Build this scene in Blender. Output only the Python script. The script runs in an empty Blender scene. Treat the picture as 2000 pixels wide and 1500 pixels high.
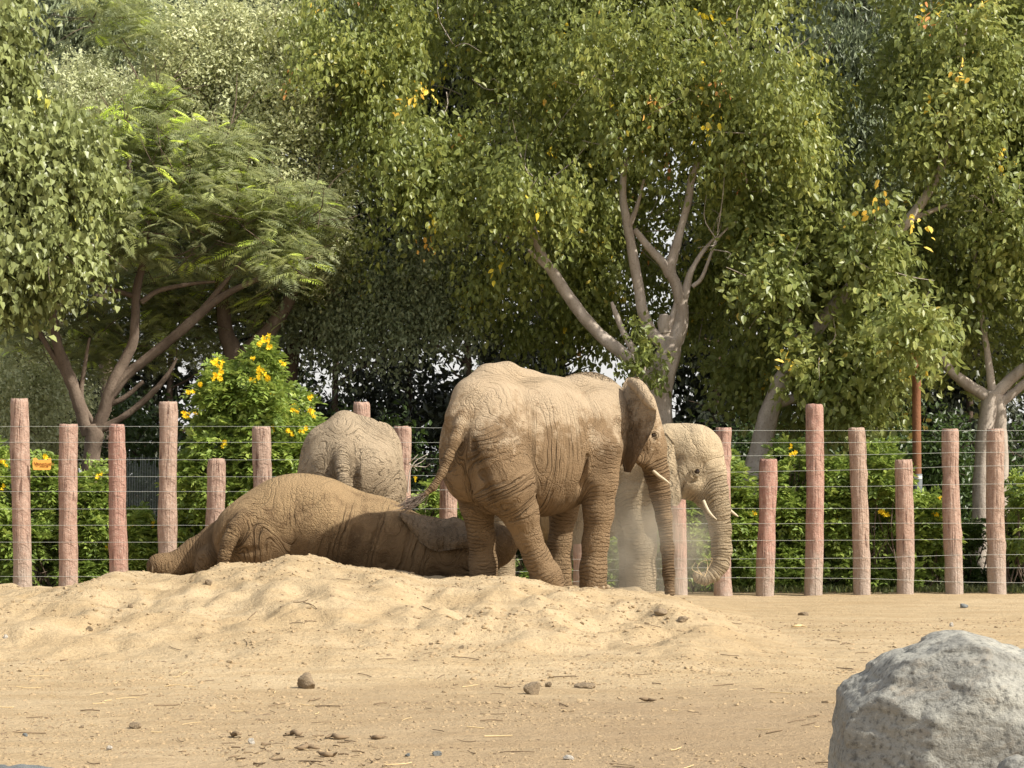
import bpy, math, random, time
import numpy as np
from mathutils import Vector, Matrix
T0_ = time.time()
R = math.radians
rng = np.random.default_rng(7)
random.seed(7)

# ------------------------------------------------------------------ camera, sky, sun, exposure
F_PX, HOR, CAMH = 4278.0, 925.0, 1.75          # focal length in photo pixels, horizon row, eye height
sc = bpy.context.scene
col = sc.collection
cam_d = bpy.data.cameras.new('camera'); cam = bpy.data.objects.new('camera', cam_d); col.objects.link(cam)
cam_d.sensor_width = 36; cam_d.lens = 36*F_PX/2000; cam_d.shift_y = (HOR-750)/2000
cam_d.clip_start = .1; cam_d.clip_end = 2000
cam.location = (0, 0, CAMH); cam.rotation_euler = (R(90), 0, 0)
sc.camera = cam
SUN_EL, SUN_AZ = R(43), R(64)                  # azimuth counted from "towards the camera" to the right
sdir = Vector((math.sin(SUN_AZ)*math.cos(SUN_EL), -math.cos(SUN_AZ)*math.cos(SUN_EL), math.sin(SUN_EL)))
w = bpy.data.worlds.new("World"); sc.world = w; w.use_nodes = True
wn = w.node_tree; bg = wn.nodes['Background']
sky = wn.nodes.new('ShaderNodeTexSky'); sky.sky_type = 'NISHITA'; sky.sun_disc = False
sky.sun_elevation = SUN_EL; sky.sun_rotation = math.atan2(sdir.x, sdir.y)
sky.dust_density = 4.0; sky.air_density = 1.0; sky.ozone_density = 1.0
# hazy desert sky: the blue is washed out towards the horizon all round
_g = wn.nodes.new('ShaderNodeTexCoord'); _s = wn.nodes.new('ShaderNodeSeparateXYZ'); _r = wn.nodes.new('ShaderNodeMapRange'); _m = wn.nodes.new('ShaderNodeMix'); _m.data_type = 'RGBA'
wn.links.new(_g.outputs['Generated'], _s.inputs[0]); wn.links.new(_s.outputs[2], _r.inputs[0])
_r.inputs[1].default_value = 0; _r.inputs[2].default_value = .9; _r.inputs[3].default_value = .85; _r.inputs[4].default_value = .15
wn.links.new(_r.outputs[0], _m.inputs[0]); wn.links.new(sky.outputs[0], _m.inputs[6]); _m.inputs[7].default_value = (5.6, 5.5, 5.3, 1)
wn.links.new(_m.outputs[2], bg.inputs[0]); bg.inputs[1].default_value = 0.125
sun_d = bpy.data.lights.new('sun', 'SUN'); sun_d.energy = 4.6; sun_d.angle = R(.55); sun_d.color = (1, .95, .85)
sun = bpy.data.objects.new('sun', sun_d); col.objects.link(sun)
sun.rotation_euler = sdir.to_track_quat('Z', 'Y').to_euler()
sc.view_settings.view_transform = 'Standard'; sc.view_settings.look = 'None'
sc.view_settings.gamma = 1; sc.view_settings.use_curve_mapping = False
sc.view_settings.exposure = 0.55
try:
    sc.cycles.max_bounces = 6; sc.cycles.transparent_max_bounces = 8; sc.cycles.volume_bounces = 0
except Exception: pass

# ------------------------------------------------------------------ helpers
def W(px, py, Y): return np.array(((px-1000)/F_PX*Y, Y, CAMH-(py-HOR)/F_PX*Y))
def nrm(a): return a/np.maximum(np.linalg.norm(a, axis=-1, keepdims=True), 1e-9)

def hash3(i, j, k, seed):
    n = (i*73856093) ^ (j*19349663) ^ (k*83492791) ^ (seed*2654435)
    n = (n ^ (n >> 13)) & 0x7fffffff
    n = (n*1274126177) & 0x7fffffff
    return ((n ^ (n >> 16)) & 0xffff)/65535.0
def vnoise(P, seed=0):
    P = np.asarray(P, dtype=np.float64); I = np.floor(P).astype(np.int64); f = P-I; u = f*f*(3-2*f)
    x, y, z = I[..., 0], I[..., 1], I[..., 2]; r = 0
    for a in (0, 1):
        wx = u[..., 0] if a else 1-u[..., 0]
        for b in (0, 1):
            wy = u[..., 1] if b else 1-u[..., 1]
            for c in (0, 1):
                wz = u[..., 2] if c else 1-u[..., 2]
                r = r + wx*wy*wz*hash3(x+a, y+b, z+c, seed)
    return r
def fbm(P, octv=3, seed=0, gain=.5):
    P = np.asarray(P, dtype=np.float64)
    s = 0; a = 1; t = 0
    for o in range(octv):
        s = s+a*vnoise(P*(2**o)+17.3*o, seed+o); t += a; a *= gain
    return s/t

def mesh_np(name, V, Fq, mats=None, smooth=True, attrs=None):
    """V (n,3); Fq (m,k) one face size, or a list of such arrays"""
    me = bpy.data.meshes.new(name)
    Fl = Fq if isinstance(Fq, list) else [Fq]
    Fl = [np.asarray(f, dtype=np.int32) for f in Fl if len(f)]
    V = np.ascontiguousarray(V, dtype=np.float32)
    me.vertices.add(len(V)); me.vertices.foreach_set('co', V.ravel())
    nl = sum(f.size for f in Fl); npoly = sum(len(f) for f in Fl)
    me.loops.add(nl); me.polygons.add(npoly)
    me.loops.foreach_set('vertex_index', np.concatenate([f.ravel() for f in Fl]))
    sizes = np.concatenate([np.full(len(f), f.shape[1], dtype=np.int32) for f in Fl])
    starts = np.concatenate([[0], np.cumsum(sizes)[:-1]]).astype(np.int32)
    me.polygons.foreach_set('loop_start', starts)
    me.update(calc_edges=True)
    me.polygons.foreach_set('use_smooth', np.full(npoly, bool(smooth)))
    if attrs:
        for k, v in attrs.items():
            v = np.asarray(v, dtype=np.float32)
            if v.ndim == 1: me.attributes.new(k, 'FLOAT', 'POINT').data.foreach_set('value', v)
            else: me.attributes.new(k, 'FLOAT_VECTOR', 'POINT').data.foreach_set('vector', v.ravel())
    if mats is not None:
        for m in (mats if isinstance(mats, (list, tuple)) else [mats]): me.materials.append(m)
    return me
def link(name, me, parent=None, **props):
    o = bpy.data.objects.new(name, me); col.objects.link(o)
    if parent is not None:
        o.parent = parent; o.matrix_parent_inverse = Matrix.Identity(4)
        if parent.get('_base') is None: pass
    for k, v in props.items(): o[k] = v
    return o
def thing(name, label, cat, loc, group=None):
    o = bpy.data.objects.new(name, None); col.objects.link(o); o.location = tuple(float(c) for c in loc)
    o.empty_display_size = .2
    o['label'] = label; o['category'] = cat
    if group: o['group'] = group
    return o
def part(name, me, root, **props):
    """me in world coordinates; moved into the root's frame"""
    o = bpy.data.objects.new(name, me); col.objects.link(o); o.parent = root
    o.matrix_parent_inverse = Matrix.Translation(-Vector(root.location))
    for k, v in props.items(): o[k] = v
    return o
def joinm(items):
    Vs = []; F4 = []; F3 = []; n = 0; A = {}
    for V, F, at in items:
        Vs.append(V); F = np.asarray(F)
        (F4 if F.shape[1] == 4 else F3).append(F+n); n += len(V)
        for k, v in (at or {}).items(): A.setdefault(k, []).append(v)
    return np.concatenate(Vs), [np.concatenate(x) for x in (F4, F3) if x], {k: np.concatenate(v) for k, v in A.items()}

def cr(pts, n):
    """Catmull-Rom resample of points (any dimension) to n samples"""
    P = np.asarray(pts, dtype=float)
    if len(P) == 2:
        t = np.linspace(0, 1, n)[:, None]; return P[0]*(1-t)+P[1]*t
    Q = np.vstack([2*P[0]-P[1], P, 2*P[-1]-P[-2]])
    t = np.linspace(0, len(P)-1, n); i = np.minimum(t.astype(int), len(P)-2); u = (t-i)[:, None]
    a, b, c, d = Q[i], Q[i+1], Q[i+2], Q[i+3]
    return .5*((2*b)+(-a+c)*u+(2*a-5*b+4*c-d)*u*u+(-a+3*b-3*c+d)*u**3)
def tube(pts, rad, n=16, sides=8, rough=0.0, seed=1, cap=True):
    """swept tube: returns V,F"""
    PR = cr(np.hstack([np.asarray(pts, float), np.asarray(rad, float)[:, None]]), n)
    P, r = PR[:, :3], np.maximum(PR[:, 3], 1e-4)
    T = nrm(np.gradient(P, axis=0))
    up = np.array([0, -1., .05]); 
    if abs((T @ up)).max() > .93: up = np.array([1., .1, .05])
    B = nrm(np.cross(T, up)); N = np.cross(B, T)
    a = np.arange(sides)*2*math.pi/sides
    V = P[:, None]+r[:, None, None]*(np.cos(a)[None, :, None]*B[:, None]+np.sin(a)[None, :, None]*N[:, None])
    V = V.reshape(-1, 3)
    if rough:
        d = V-np.repeat(P, sides, 0)
        V = V+d*(fbm(V*3.0/max(r.max(), .02)*.3, 3, seed)[:, None]-.5)*rough
    i = np.arange(n-1)[:, None]*sides; j = np.arange(sides)[None]
    F = np.stack([i+j, i+(j+1) % sides, i+sides+(j+1) % sides, i+sides+j], -1).reshape(-1, 4)
    if cap:
        V = np.vstack([V, P[-1]+T[-1]*r[-1]*.3]); k = len(V)-1; b = (n-1)*sides
        F3 = np.array([[b+q, b+(q+1) % sides, k, k] for q in range(sides)])
        F = np.vstack([F, np.stack([F3[:, 0], F3[:, 1], F3[:, 2], F3[:, 2]], -1)])
        F = F[:-sides]; V = V
        capt = F3[:, :3]
        return V, F, capt
    return V, F, None
def tubes_mesh(name, specs, mat, smooth=True, attrs=None):
    Vs = []; F4 = []; F3 = []; n = 0
    for s in specs:
        V, F, C = tube(**s); Vs.append(V); F4.append(F+n)
        if C is not None: F3.append(C+n)
        n += len(V)
    return mesh_np(name, np.concatenate(Vs), [np.concatenate(F4)]+([np.concatenate(F3)] if F3 else []), mat, smooth)

# ------------------------------------------------------------------ node material helper
class NT:
    def __init__(s, name):
        s.m = bpy.data.materials.new(name); s.m.use_nodes = True; s.t = s.m.node_tree
        s.b = s.t.nodes['Principled BSDF']; s.out = s.t.nodes['Material Output']
    def n(s, typ, **kw):
        nd = s.t.nodes.new('ShaderNode'+typ)
        for k, v in kw.items():
            if k in nd.inputs.keys() if hasattr(nd.inputs, 'keys') else False: s.set(nd.inputs[k], v)
            else: setattr(nd, k, v)
        return nd
    def set(s, sock, v):
        if isinstance(v, bpy.types.NodeSocket): s.t.links.new(v, sock)
        else: sock.default_value = v
    def attr(s, name, vec=False):
        a = s.t.nodes.new('ShaderNodeAttribute'); a.attribute_name = name
        return a.outputs['Vector' if vec else 'Fac']
    def pos(s): return s.t.nodes.new('ShaderNodeNewGeometry').outputs['Position']
    def scale(s, v, sc_):
        m = s.t.nodes.new('ShaderNodeVectorMath'); m.operation = 'MULTIPLY'; s.set(m.inputs[0], v); m.inputs[1].default_value = sc_
        return m.outputs[0]
    def noise(s, v, scale=1, detail=3, rough=.5, dist=0):
        n = s.t.nodes.new('ShaderNodeTexNoise'); s.set(n.inputs['Vector'], v)
        n.inputs['Scale'].default_value = scale; n.inputs['Detail'].default_value = detail
        n.inputs['Roughness'].default_value = rough; n.inputs['Distortion'].default_value = dist
        return n.outputs['Fac']
    def voro(s, v, scale=1, feature='DISTANCE_TO_EDGE', out='Distance'):
        n = s.t.nodes.new('ShaderNodeTexVoronoi'); n.feature = feature; s.set(n.inputs['Vector'], v)
        n.inputs['Scale'].default_value = scale
        return n.outputs[out]
    def math(s, op, a, b=0.0, clamp=False):
        m = s.t.nodes.new('ShaderNodeMath'); m.operation = op; m.use_clamp = clamp
        s.set(m.inputs[0], a); s.set(m.inputs[1], b); return m.outputs[0]
    def ramp(s, fac, stops, interp='LINEAR'):
        r = s.t.nodes.new('ShaderNodeValToRGB'); r.color_ramp.interpolation = interp
        el = r.color_ramp.elements
        while len(el) < len(stops): el.new(.5)
        for e, (p, c) in zip(el, stops):
            e.position = p; e.color = (c, c, c, 1) if not hasattr(c, '__len__') else (*c, 1)
        s.set(r.inputs[0], fac); return r.outputs[0]
    def mix(s, f, a, b, blend='MIX'):
        m = s.t.nodes.new('ShaderNodeMix'); m.data_type = 'RGBA'; m.blend_type = blend
        s.set(m.inputs[0], f)
        for k, v in ((6, a), (7, b)):
            s.set(m.inputs[k], v if isinstance(v, bpy.types.NodeSocket) else (*v, 1))
        return m.outputs[2]
    def bump(s, h, dist=.02, strength=1.0, prev=None):
        b = s.t.nodes.new('ShaderNodeBump'); b.inputs['Distance'].default_value = dist
        b.inputs['Strength'].default_value = strength; s.set(b.inputs['Height'], h)
        if prev is not None: s.set(b.inputs['Normal'], prev)
        return b.outputs[0]
    def fin(s, color=None, rough=.9, normal=None, spec=.2):
        if color is not None: s.set(s.b.inputs['Base Color'], color if isinstance(color, bpy.types.NodeSocket) else (*color, 1))
        s.set(s.b.inputs['Roughness'], rough); s.b.inputs['Specular IOR Level'].default_value = spec
        if normal is not None: s.set(s.b.inputs['Normal'], normal)
        return s.m

# ------------------------------------------------------------------ materials
def mat_sand():
    t = NT('sand'); p = t.pos()
    big = t.noise(t.scale(p, (.35, .5, .5)), 1, 4, .55)
    streak = t.noise(t.scale(p, (.7, 3.0, 2)), 1, 5, .6)
    fine = t.noise(p, 26, 4, .7)
    grit = t.noise(p, 90, 2, .6)
    c = t.mix(t.ramp(big, [(.35, 0), (.65, 1)]), (.42, .320, .190), (.475, .370, .228))
    c = t.mix(t.ramp(streak, [(.42, 0), (.62, .6)]), c, (.36, .258, .138))
    # churned browner band across the flat foreground
    sep = t.t.nodes.new('ShaderNodeSeparateXYZ'); t.set(sep.inputs[0], p)
    yb = t.math('ADD', sep.outputs[1], t.math('MULTIPLY', t.noise(t.scale(p, (.5, 1, 1)), 1, 3, .5), 3.0))
    band = t.ramp(t.math('DIVIDE', yb, 30.0), [(.38, .75), (.50, 1), (.60, .9), (.67, 0)])
    xb = t.ramp(t.math('ADD', t.math('MULTIPLY', sep.outputs[0], .1), .5), [(.2, .25), (.6, 1)])
    c = t.mix(t.math('MULTIPLY', t.math('MULTIPLY', band, xb), t.ramp(fine, [(.3, .45), (.6, .85)])), c, (.262, .188, .113))
    c = t.mix(t.ramp(fine, [(.3, .55), (.48, 0)]), c, (.24, .17, .10))
    c = t.mix(t.ramp(grit, [(.32, .5), (.45, 0)]), c, (.20, .14, .085))
    # damp planted soil beyond the fence
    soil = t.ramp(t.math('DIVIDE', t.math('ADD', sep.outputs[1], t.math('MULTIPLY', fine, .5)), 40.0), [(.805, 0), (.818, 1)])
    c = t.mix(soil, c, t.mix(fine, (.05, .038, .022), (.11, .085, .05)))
    h = t.math('ADD', t.math('MULTIPLY', fine, .7), t.math('MULTIPLY', grit, .25))
    h = t.math('ADD', h, t.math('MULTIPLY', t.noise(t.scale(p, (5, 9, 5)), 1, 4, .6), 1.4))
    return t.fin(c, .95, t.bump(h, .035, .9), .1)
def mat_skin(name, base, dark, dust, dustamt=.5, zlo=1.0, zhi=2.4):
    t = NT(name); p = t.pos(); c3 = t.attr('wr', True); amt = t.attr('wa')
    sx = t.t.nodes.new('ShaderNodeSeparateXYZ'); t.set(sx.inputs[0], c3)
    lowf = t.noise(t.scale(c3, (.16, .30, .30)), 1, 3, .55)
    finf = t.noise(t.scale(c3, (.5, 1.4, 1.4)), 1, 2, .6)
    def crease(co, k, dis, wd):
        ph = t.math('ADD', t.math('MULTIPLY', co, k), t.math('ADD', t.math('MULTIPLY', lowf, dis), t.math('MULTIPLY', finf, .9)))
        return t.ramp(t.math('ABSOLUTE', t.math('SINE', t.math('MULTIPLY', ph, math.pi))), [(0, 0), (wd*.45, .35), (wd, 1)])
    m1 = t.ramp(t.noise(t.scale(c3, (.12, .5, .5)), 1, 2, .6), [(.36, .05), (.58, .9)]); m2 = t.ramp(t.noise(t.scale(c3, (.35, .3, .3)), 1.3, 2, .5), [(.45, 0), (.62, 1)])
    inv = lambda v: t.math('SUBTRACT', 1.0, v)
    cr1 = inv(t.math('MULTIPLY', inv(crease(sx.outputs[0], .62, 3.0, .62)), m1))
    cr2 = inv(t.math('MULTIPLY', t.math('MULTIPLY', inv(crease(t.math('ADD', sx.outputs[1], sx.outputs[2]), .42, 5.0, .42)), m2), .6))
    cr3 = inv(t.math('MULTIPLY', inv(crease(sx.outputs[0], 1.15, 6.0, .6)), .4))
    cr2 = t.math('MULTIPLY', cr2, cr3)
    vor = t.ramp(t.voro(t.mix(.04, p, t.t.nodes.new('ShaderNodeTexNoise').outputs['Color']), 24), [(0, 0), (.16, 1)])
    fine = t.noise(p, 60, 4, .65)
    h = t.math('ADD', t.math('MULTIPLY', t.math('MULTIPLY', cr1, amt), 1.7), t.math('MULTIPLY', t.math('MULTIPLY', cr2, amt), .7))
    h = t.math('ADD', h, t.math('MULTIPLY', t.math('MULTIPLY', vor, t.ramp(t.noise(p, 2.6, 2, .5), [(.42, .1), (.62, 1)])), .38)); h = t.math('ADD', h, t.math('MULTIPLY', fine, .9))
    c = t.mix(t.noise(p, 3.2, 4, .6), base, tuple(b*.80 for b in base))
    c = t.mix(t.ramp(t.noise(p, 1.7, 3, .6), [(.5, 0), (.7, .6)]), c, dark)
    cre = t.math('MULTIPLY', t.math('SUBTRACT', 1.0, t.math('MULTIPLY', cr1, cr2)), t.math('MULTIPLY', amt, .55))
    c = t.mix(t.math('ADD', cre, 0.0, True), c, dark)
    sep = t.t.nodes.new('ShaderNodeSeparateXYZ'); t.set(sep.inputs[0], p)
    up = t.math('DIVIDE', t.math('SUBTRACT', sep.outputs[2], zlo), zhi-zlo, True)
    dn = t.noise(p, 4.5, 6, .72)
    dm = t.ramp(t.math('MULTIPLY', t.math('ADD', t.math('MULTIPLY', up, .55), dn), 1.0), [(.76, 0), (.93, 1)])
    c = t.mix(t.math('MULTIPLY', dm, dustamt), c, dust)
    return t.fin(c, .92, t.bump(h, .026, 1.0), .12)
def mat_leaf(name, stops, trans=.4, rough=.42, spec=.5):
    t = NT(name); tint = t.attr('tint')
    c = t.ramp(tint, stops)
    m = t.fin(c, rough, None, spec)
    tr = t.t.nodes.new('ShaderNodeBsdfTranslucent'); hs = t.mix(.6, c, (.9, 1.0, .25), 'MULTIPLY')
    br = t.t.nodes.new('ShaderNodeHueSaturation'); t.set(br.inputs['Color'], c); br.inputs['Value'].default_value = 1.5; br.inputs['Hue'].default_value = .485
    t.set(tr.inputs[0], br.outputs[0])
    mx = t.t.nodes.new('ShaderNodeMixShader'); mx.inputs[0].default_value = trans
    t.t.links.new(t.b.outputs[0], mx.inputs[1]); t.t.links.new(tr.outputs[0], mx.inputs[2])
    t.t.links.new(mx.outputs[0], t.out.inputs[0])
    return m
def mat_bark(name, a, b, sc_=4):
    t = NT(name); p = t.pos()
    n = t.noise(t.scale(p, (1, 1, .45)), sc_, 5, .62); f = t.noise(p, 30, 4, .6)
    c = t.mix(t.ramp(n, [(.35, 0), (.65, 1)]), a, b)
    c = t.mix(t.ramp(f, [(.28, .6), (.45, 0)]), c, tuple(x*.45 for x in a))
    return t.fin(c, .85, t.bump(t.math('ADD', n, t.math('MULTIPLY', f, .5)), .02, .8), .2)
def mat_post():
    t = NT('cast_log_paint'); p = t.pos(); lz = t.attr('hz')
    st = t.noise(t.scale(p, (30, 30, 2.2)), 1, 4, .6); n = t.noise(p, 9, 5, .65); f = t.noise(p, 55, 3, .6)
    c = t.mix(t.ramp(n, [(.3, 0), (.7, 1)]), t.mix(t.attr('pt'), (.34, .182, .14), (.31, .21, .155)), t.mix(t.attr('pt'), (.45, .275, .215), (.47, .345, .265)))
    c = t.mix(t.ramp(st, [(.33, .85), (.43, 0)]), c, (.10, .05, .036))
    # weathered pale foot and chalky flecks
    wz = t.math('ADD', lz, t.math('MULTIPLY', t.math('SUBTRACT', n, .5), 1.3))
    c = t.mix(t.ramp(wz, [(.10, 1), (.75, 0)]), c, t.mix(f, (.30, .225, .18), (.48, .40, .335)))
    c = t.mix(t.ramp(t.noise(p, 22, 5, .7), [(.54, 0), (.66, .6)]), c, (.46, .37, .30))
    h = t.math('ADD', t.math('MULTIPLY', st, 1.2), t.math('ADD', t.math('MULTIPLY', n, .8), t.math('MULTIPLY', f, .4)))
    return t.fin(c, .85, t.bump(h, .03, 1.0), .2)
def mat_simple(name, c, rough=.6, spec=.3, metal=0, var=.15, sc_=20):
    t = NT(name); p = t.pos(); n = t.noise(p, sc_, 4, .6)
    m = t.fin(t.mix(n, tuple(x*(1-var) for x in c), tuple(min(1, x*(1+var)) for x in c)), rough, t.bump(n, .004, .5), spec)
    t.b.inputs['Metallic'].default_value = metal
    return m
def mat_rock(name, a, b, stain, sc_=3):
    t = NT(name); p = t.pos()
    n = t.noise(p, sc_, 6, .62, .3); f = t.noise(p, sc_*14, 5, .7); st = t.noise(t.scale(p, (1, 1, 2)), sc_*2.2, 6, .65, .5)
    c = t.mix(t.ramp(n, [(.32, 0), (.68, 1)]), a, b)
    c = t.mix(t.ramp(st, [(.56, 0), (.70, .55)]), c, stain)
    c = t.mix(t.ramp(f, [(.34, .85), (.5, 0)]), c, tuple(x*.42 for x in a))
    c = t.mix(t.ramp(f, [(.58, 0), (.72, .5)]), c, tuple(min(1, x*1.5) for x in b))
    crk = t.ramp(t.math('ABSOLUTE', t.math('SUBTRACT', t.noise(t.scale(p, (1, 1, 2.2)), sc_*1.3, 5, .6, 1.0), .5)), [(0, 0), (.012, 1)])
    h = t.math('ADD', t.math('MULTIPLY', f, .6), t.math('ADD', t.math('MULTIPLY', st, .8), t.math('MULTIPLY', n, 1.5)))
    return t.fin(c, .9, t.bump(h, .018, 1.0), .2)

M = {}
M['sand'] = mat_sand()
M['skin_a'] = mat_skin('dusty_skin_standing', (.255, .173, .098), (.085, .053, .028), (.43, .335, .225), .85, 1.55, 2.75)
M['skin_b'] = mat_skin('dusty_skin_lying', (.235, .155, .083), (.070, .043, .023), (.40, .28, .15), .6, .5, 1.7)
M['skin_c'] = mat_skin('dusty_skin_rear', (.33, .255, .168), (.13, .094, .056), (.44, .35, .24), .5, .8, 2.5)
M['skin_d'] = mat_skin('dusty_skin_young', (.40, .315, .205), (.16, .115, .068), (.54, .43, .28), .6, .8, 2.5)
M['skin_e'] = mat_skin('ear_skin', (.25, .178, .108), (.08, .055, .034), (.36, .27, .175), .4, .4, 1.7)
M['ivory'] = mat_simple('ivory', (.50, .42, .29), .5, .3)
M['eye'] = mat_simple('eye_dark', (.03, .018, .01), .15, .6)
M['hair'] = mat_simple('tail_hair', (.17, .13, .10), .6, .3)
M['nail'] = mat_simple('toenail', (0.279, 0.210, 0.132), .7)
M['post'] = mat_post()
M['wire'] = mat_simple('steel_wire', (.42, .44, .40), .5, .4, .3)
M['clod'] = mat_simple('sand_clod', (.33, .245, .145), .95, .1, 0, .3, 6)
M['clodd'] = mat_simple('dry_debris', (.20, .145, .09), .95, .1, 0, .5, 12)
M['straw'] = mat_simple('straw', (.62, .47, .25), .8, .2)
M['rock'] = mat_rock('grey_boulder', (.215, .21, .185), (.36, .35, .30), (.29, .235, .165), 2.6)
M['stone'] = mat_rock('brown_stone', (.21, .16, .10), (.32, .245, .16), (.15, .10, .06), 9)
M['stone_grey'] = mat_rock('grey_stone', (.15, .165, .165), (.25, .26, .25), (.2, .15, .1), 14)
M['stone_white'] = mat_rock('white_stone', (.5, .46, .4), (.62, .58, .5), (.5, .4, .3), 14)
M['bark_pale'] = mat_bark('smooth_pale_bark', (0.300, 0.247, 0.195), (0.495, 0.427, 0.360))
M['bark_tan'] = mat_bark('tan_bark', (.115, .083, .062), (.20, .152, .115))
M['bark_dark'] = mat_bark('dark_bark', (.06, .042, .03), (.12, .085, .06))
M['pole'] = mat_bark('rusty_pole_paint', (.19, .085, .042), (.25, .115, .06), 6)
M['polegrey'] = mat_simple('grey_pole_sleeve', (.12, .13, .14), .6)
M['white'] = mat_simple('white_label', (.75, .76, .74), .6, .3, 0, .05)
M['panel'] = mat_simple('weathered_slat', (.26, .29, .27), .8, .2, 0, .5, 5)
M['deadwood'] = mat_simple('bleached_wood', (.48, .43, .36), .8, .2)
M['orange'] = mat_simple('orange_plate', (.80, .40, .085), .55, .3, 0, .12)
M['brownp'] = mat_simple('brown_print', (.30, .11, .02), .7)
M['yellow'] = mat_leaf('yellow_petal', [(0, (.85, .60, .015)), (1, (.95, .75, .05))], .25, .6, .2)
M['lf_fig'] = mat_leaf('leaf_dark_fig', [(0, (0.115, 0.145, 0.040)), (.5, (0.213, 0.252, 0.063)), (.86, (0.356, 0.381, 0.099)), (.93, (0.571, 0.481, 0.087)), (.965, (0.926, 0.756, 0.058)), (1, (0.856, 0.381, 0.172))])
M['lf_figl'] = mat_leaf('leaf_light_fig', [(0, (0.121, 0.157, 0.046)), (.5, (0.231, 0.273, 0.074)), (.9, (0.386, 0.410, 0.131)), (.96, (0.601, 0.526, 0.144)), (.99, (0.915, 0.674, 0.085)), (1, (0.915, 0.420, 0.172))])
M['lf_heart'] = mat_leaf('leaf_heart', [(0, (0.129, 0.150, 0.053)), (.5, (0.222, 0.255, 0.088)), (.95, (0.342, 0.380, 0.141)), (1, (0.548, 0.531, 0.074))], .25, .4, .4)
M['lf_feather'] = mat_leaf('leaf_feather', [(0, (0.217, 0.256, 0.140)), (.6, (0.399, 0.432, 0.211)), (.88, (0.471, 0.543, 0.187)), (.9, (0.581, 0.799, 0.140)), (1, (0.796, 0.950, 0.187))], .35)
M['lf_pale'] = mat_leaf('leaf_pale', [(0, (0.327, 0.358, 0.186)), (.6, (0.531, 0.557, 0.308)), (1, (0.805, 0.792, 0.496))], .25)
M['lf_dark'] = mat_leaf('leaf_dark_gum', [(0, (0.105, 0.133, 0.070)), (.6, (0.210, 0.251, 0.131)), (1, (0.360, 0.398, 0.241))], .2)
M['lf_back'] = mat_leaf('leaf_shade_tinted', [(0, (0.024, 0.030, 0.016)), (.6, (0.047, 0.057, 0.030)), (1, (0.081, 0.089, 0.047))], .15)  # dark leaf colour stands in for the deep shade of the wood
M['lf_shrub'] = mat_leaf('leaf_shrub', [(0, (0.121, 0.176, 0.039)), (.5, (0.233, 0.326, 0.067)), (1, (0.445, 0.522, 0.122))], .35)
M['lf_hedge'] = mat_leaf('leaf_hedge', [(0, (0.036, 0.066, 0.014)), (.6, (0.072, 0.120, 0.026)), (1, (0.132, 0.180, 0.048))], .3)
M['grass'] = mat_leaf('grass_blade', [(0, (.07, .10, .03)), (1, (.16, .18, .06))], .3)

# ------------------------------------------------------------------ terrain
CR = np.array([(-900, 1165), (-300, 1162), (0, 1155), (60, 1153), (100, 1150), (150, 1143), (215, 1121), (240, 1117), (280, 1124), (340, 1127), (395, 1119), (435, 1105),
               (520, 1101), (560, 1092), (590, 1088), (625, 1096), (660, 1105), (700, 1109), (785, 1118), (837, 1131), (930, 1132), (1000, 1129), (1040, 1138),
               (1100, 1148), (1140, 1149), (1180, 1153), (1240, 1159), (1300, 1166), (1350, 1180), (1420, 1215), (1520, 1235), (2600, 1237)], float)
YC = 24.0
def smooth(x): x = np.clip(x, 0, 1); return x*x*(3-2*x)
_fg = np.random.default_rng(77); FP = [(_fg.uniform(-6.5, 2.6), _fg.uniform(18.2, 23.6), _fg.uniform(.15, .26), _fg.uniform(.012, .06)) for _ in range(60)]
def terrain(X, Y):
    X = np.asarray(X, float); Y = np.asarray(Y, float)
    px = 1000+X/YC*F_PX
    hc = CAMH-(np.interp(px, CR[:, 0], CR[:, 1])-HOR)/F_PX*YC
    P = np.stack([X, Y, np.zeros_like(X)], -1)
    yc = YC+.5*(fbm(P*.25, 2, 5)-.5)
    up = smooth((Y-(yc-6.2))/6.2)**1.15
    back = 1-np.clip((Y-yc)/8.5, 0, 1)
    z = hc*np.where(Y < yc, up, back)
    m = np.clip(hc*2, 0, 1)*np.clip(up*1.6, 0, 1)*np.clip((30-Y)/3, 0, 1)       # how churned the sand is
    near = np.clip((Y-8)/3, 0, 1)*np.clip((60-Y)/10, 0, 1)*np.clip((26-np.abs(X))/6, 0, 1)
    crest = np.exp(-((Y-yc)/1.3)**2)
    big = fbm(P*np.array([.8, .62, 1]), 3, 11)-.5
    fine = fbm(P*np.array([3.2, 2.6, 1]), 3, 23)-.5
    rid = 1-np.abs(fbm(P*np.array([1.5, 1.1, 1]), 3, 37)-.5)*2
    z = z+near*(.03+.40*m*(1-crest*.93))*big+near*(.026+.20*m*(1-crest*.6))*fine+near*.11*m*(rid-.8)*(1-crest*.8)
    for fx, fy, fr_, fd in FP:
        q = ((X-fx)**2+((Y-fy)*.8)**2)/fr_**2
        z = z-np.where(q < 9, fd*m*(np.exp(-q*1.1)-.55*np.exp(-(np.sqrt(q)-1.5)**2*5)), 0)
    z = z+near*m*.028*(fbm(P*np.array([9, 6, 1]), 2, 63)-.5)*np.clip((fbm(P*.9, 2, 67)-.35)*5, 0, 1)
    # long shallow rake / tyre streaks on the flat part
    z = z+near*(1-m)*.012*(fbm(P*np.array([.5, 4.5, 1]), 3, 51)-.5)
    return z
def hit(px, py):
    Ys = np.linspace(9, 34, 1500); X = (px-1000)/F_PX*Ys; Z = CAMH-(py-HOR)/F_PX*Ys
    d = Z-terrain(X, Ys); i = np.argmax(d < 0) if (d < 0).any() else 1499
    return np.array([X[i], Ys[i], float(terrain(X[i:i+1], Ys[i:i+1])[0])])
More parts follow.
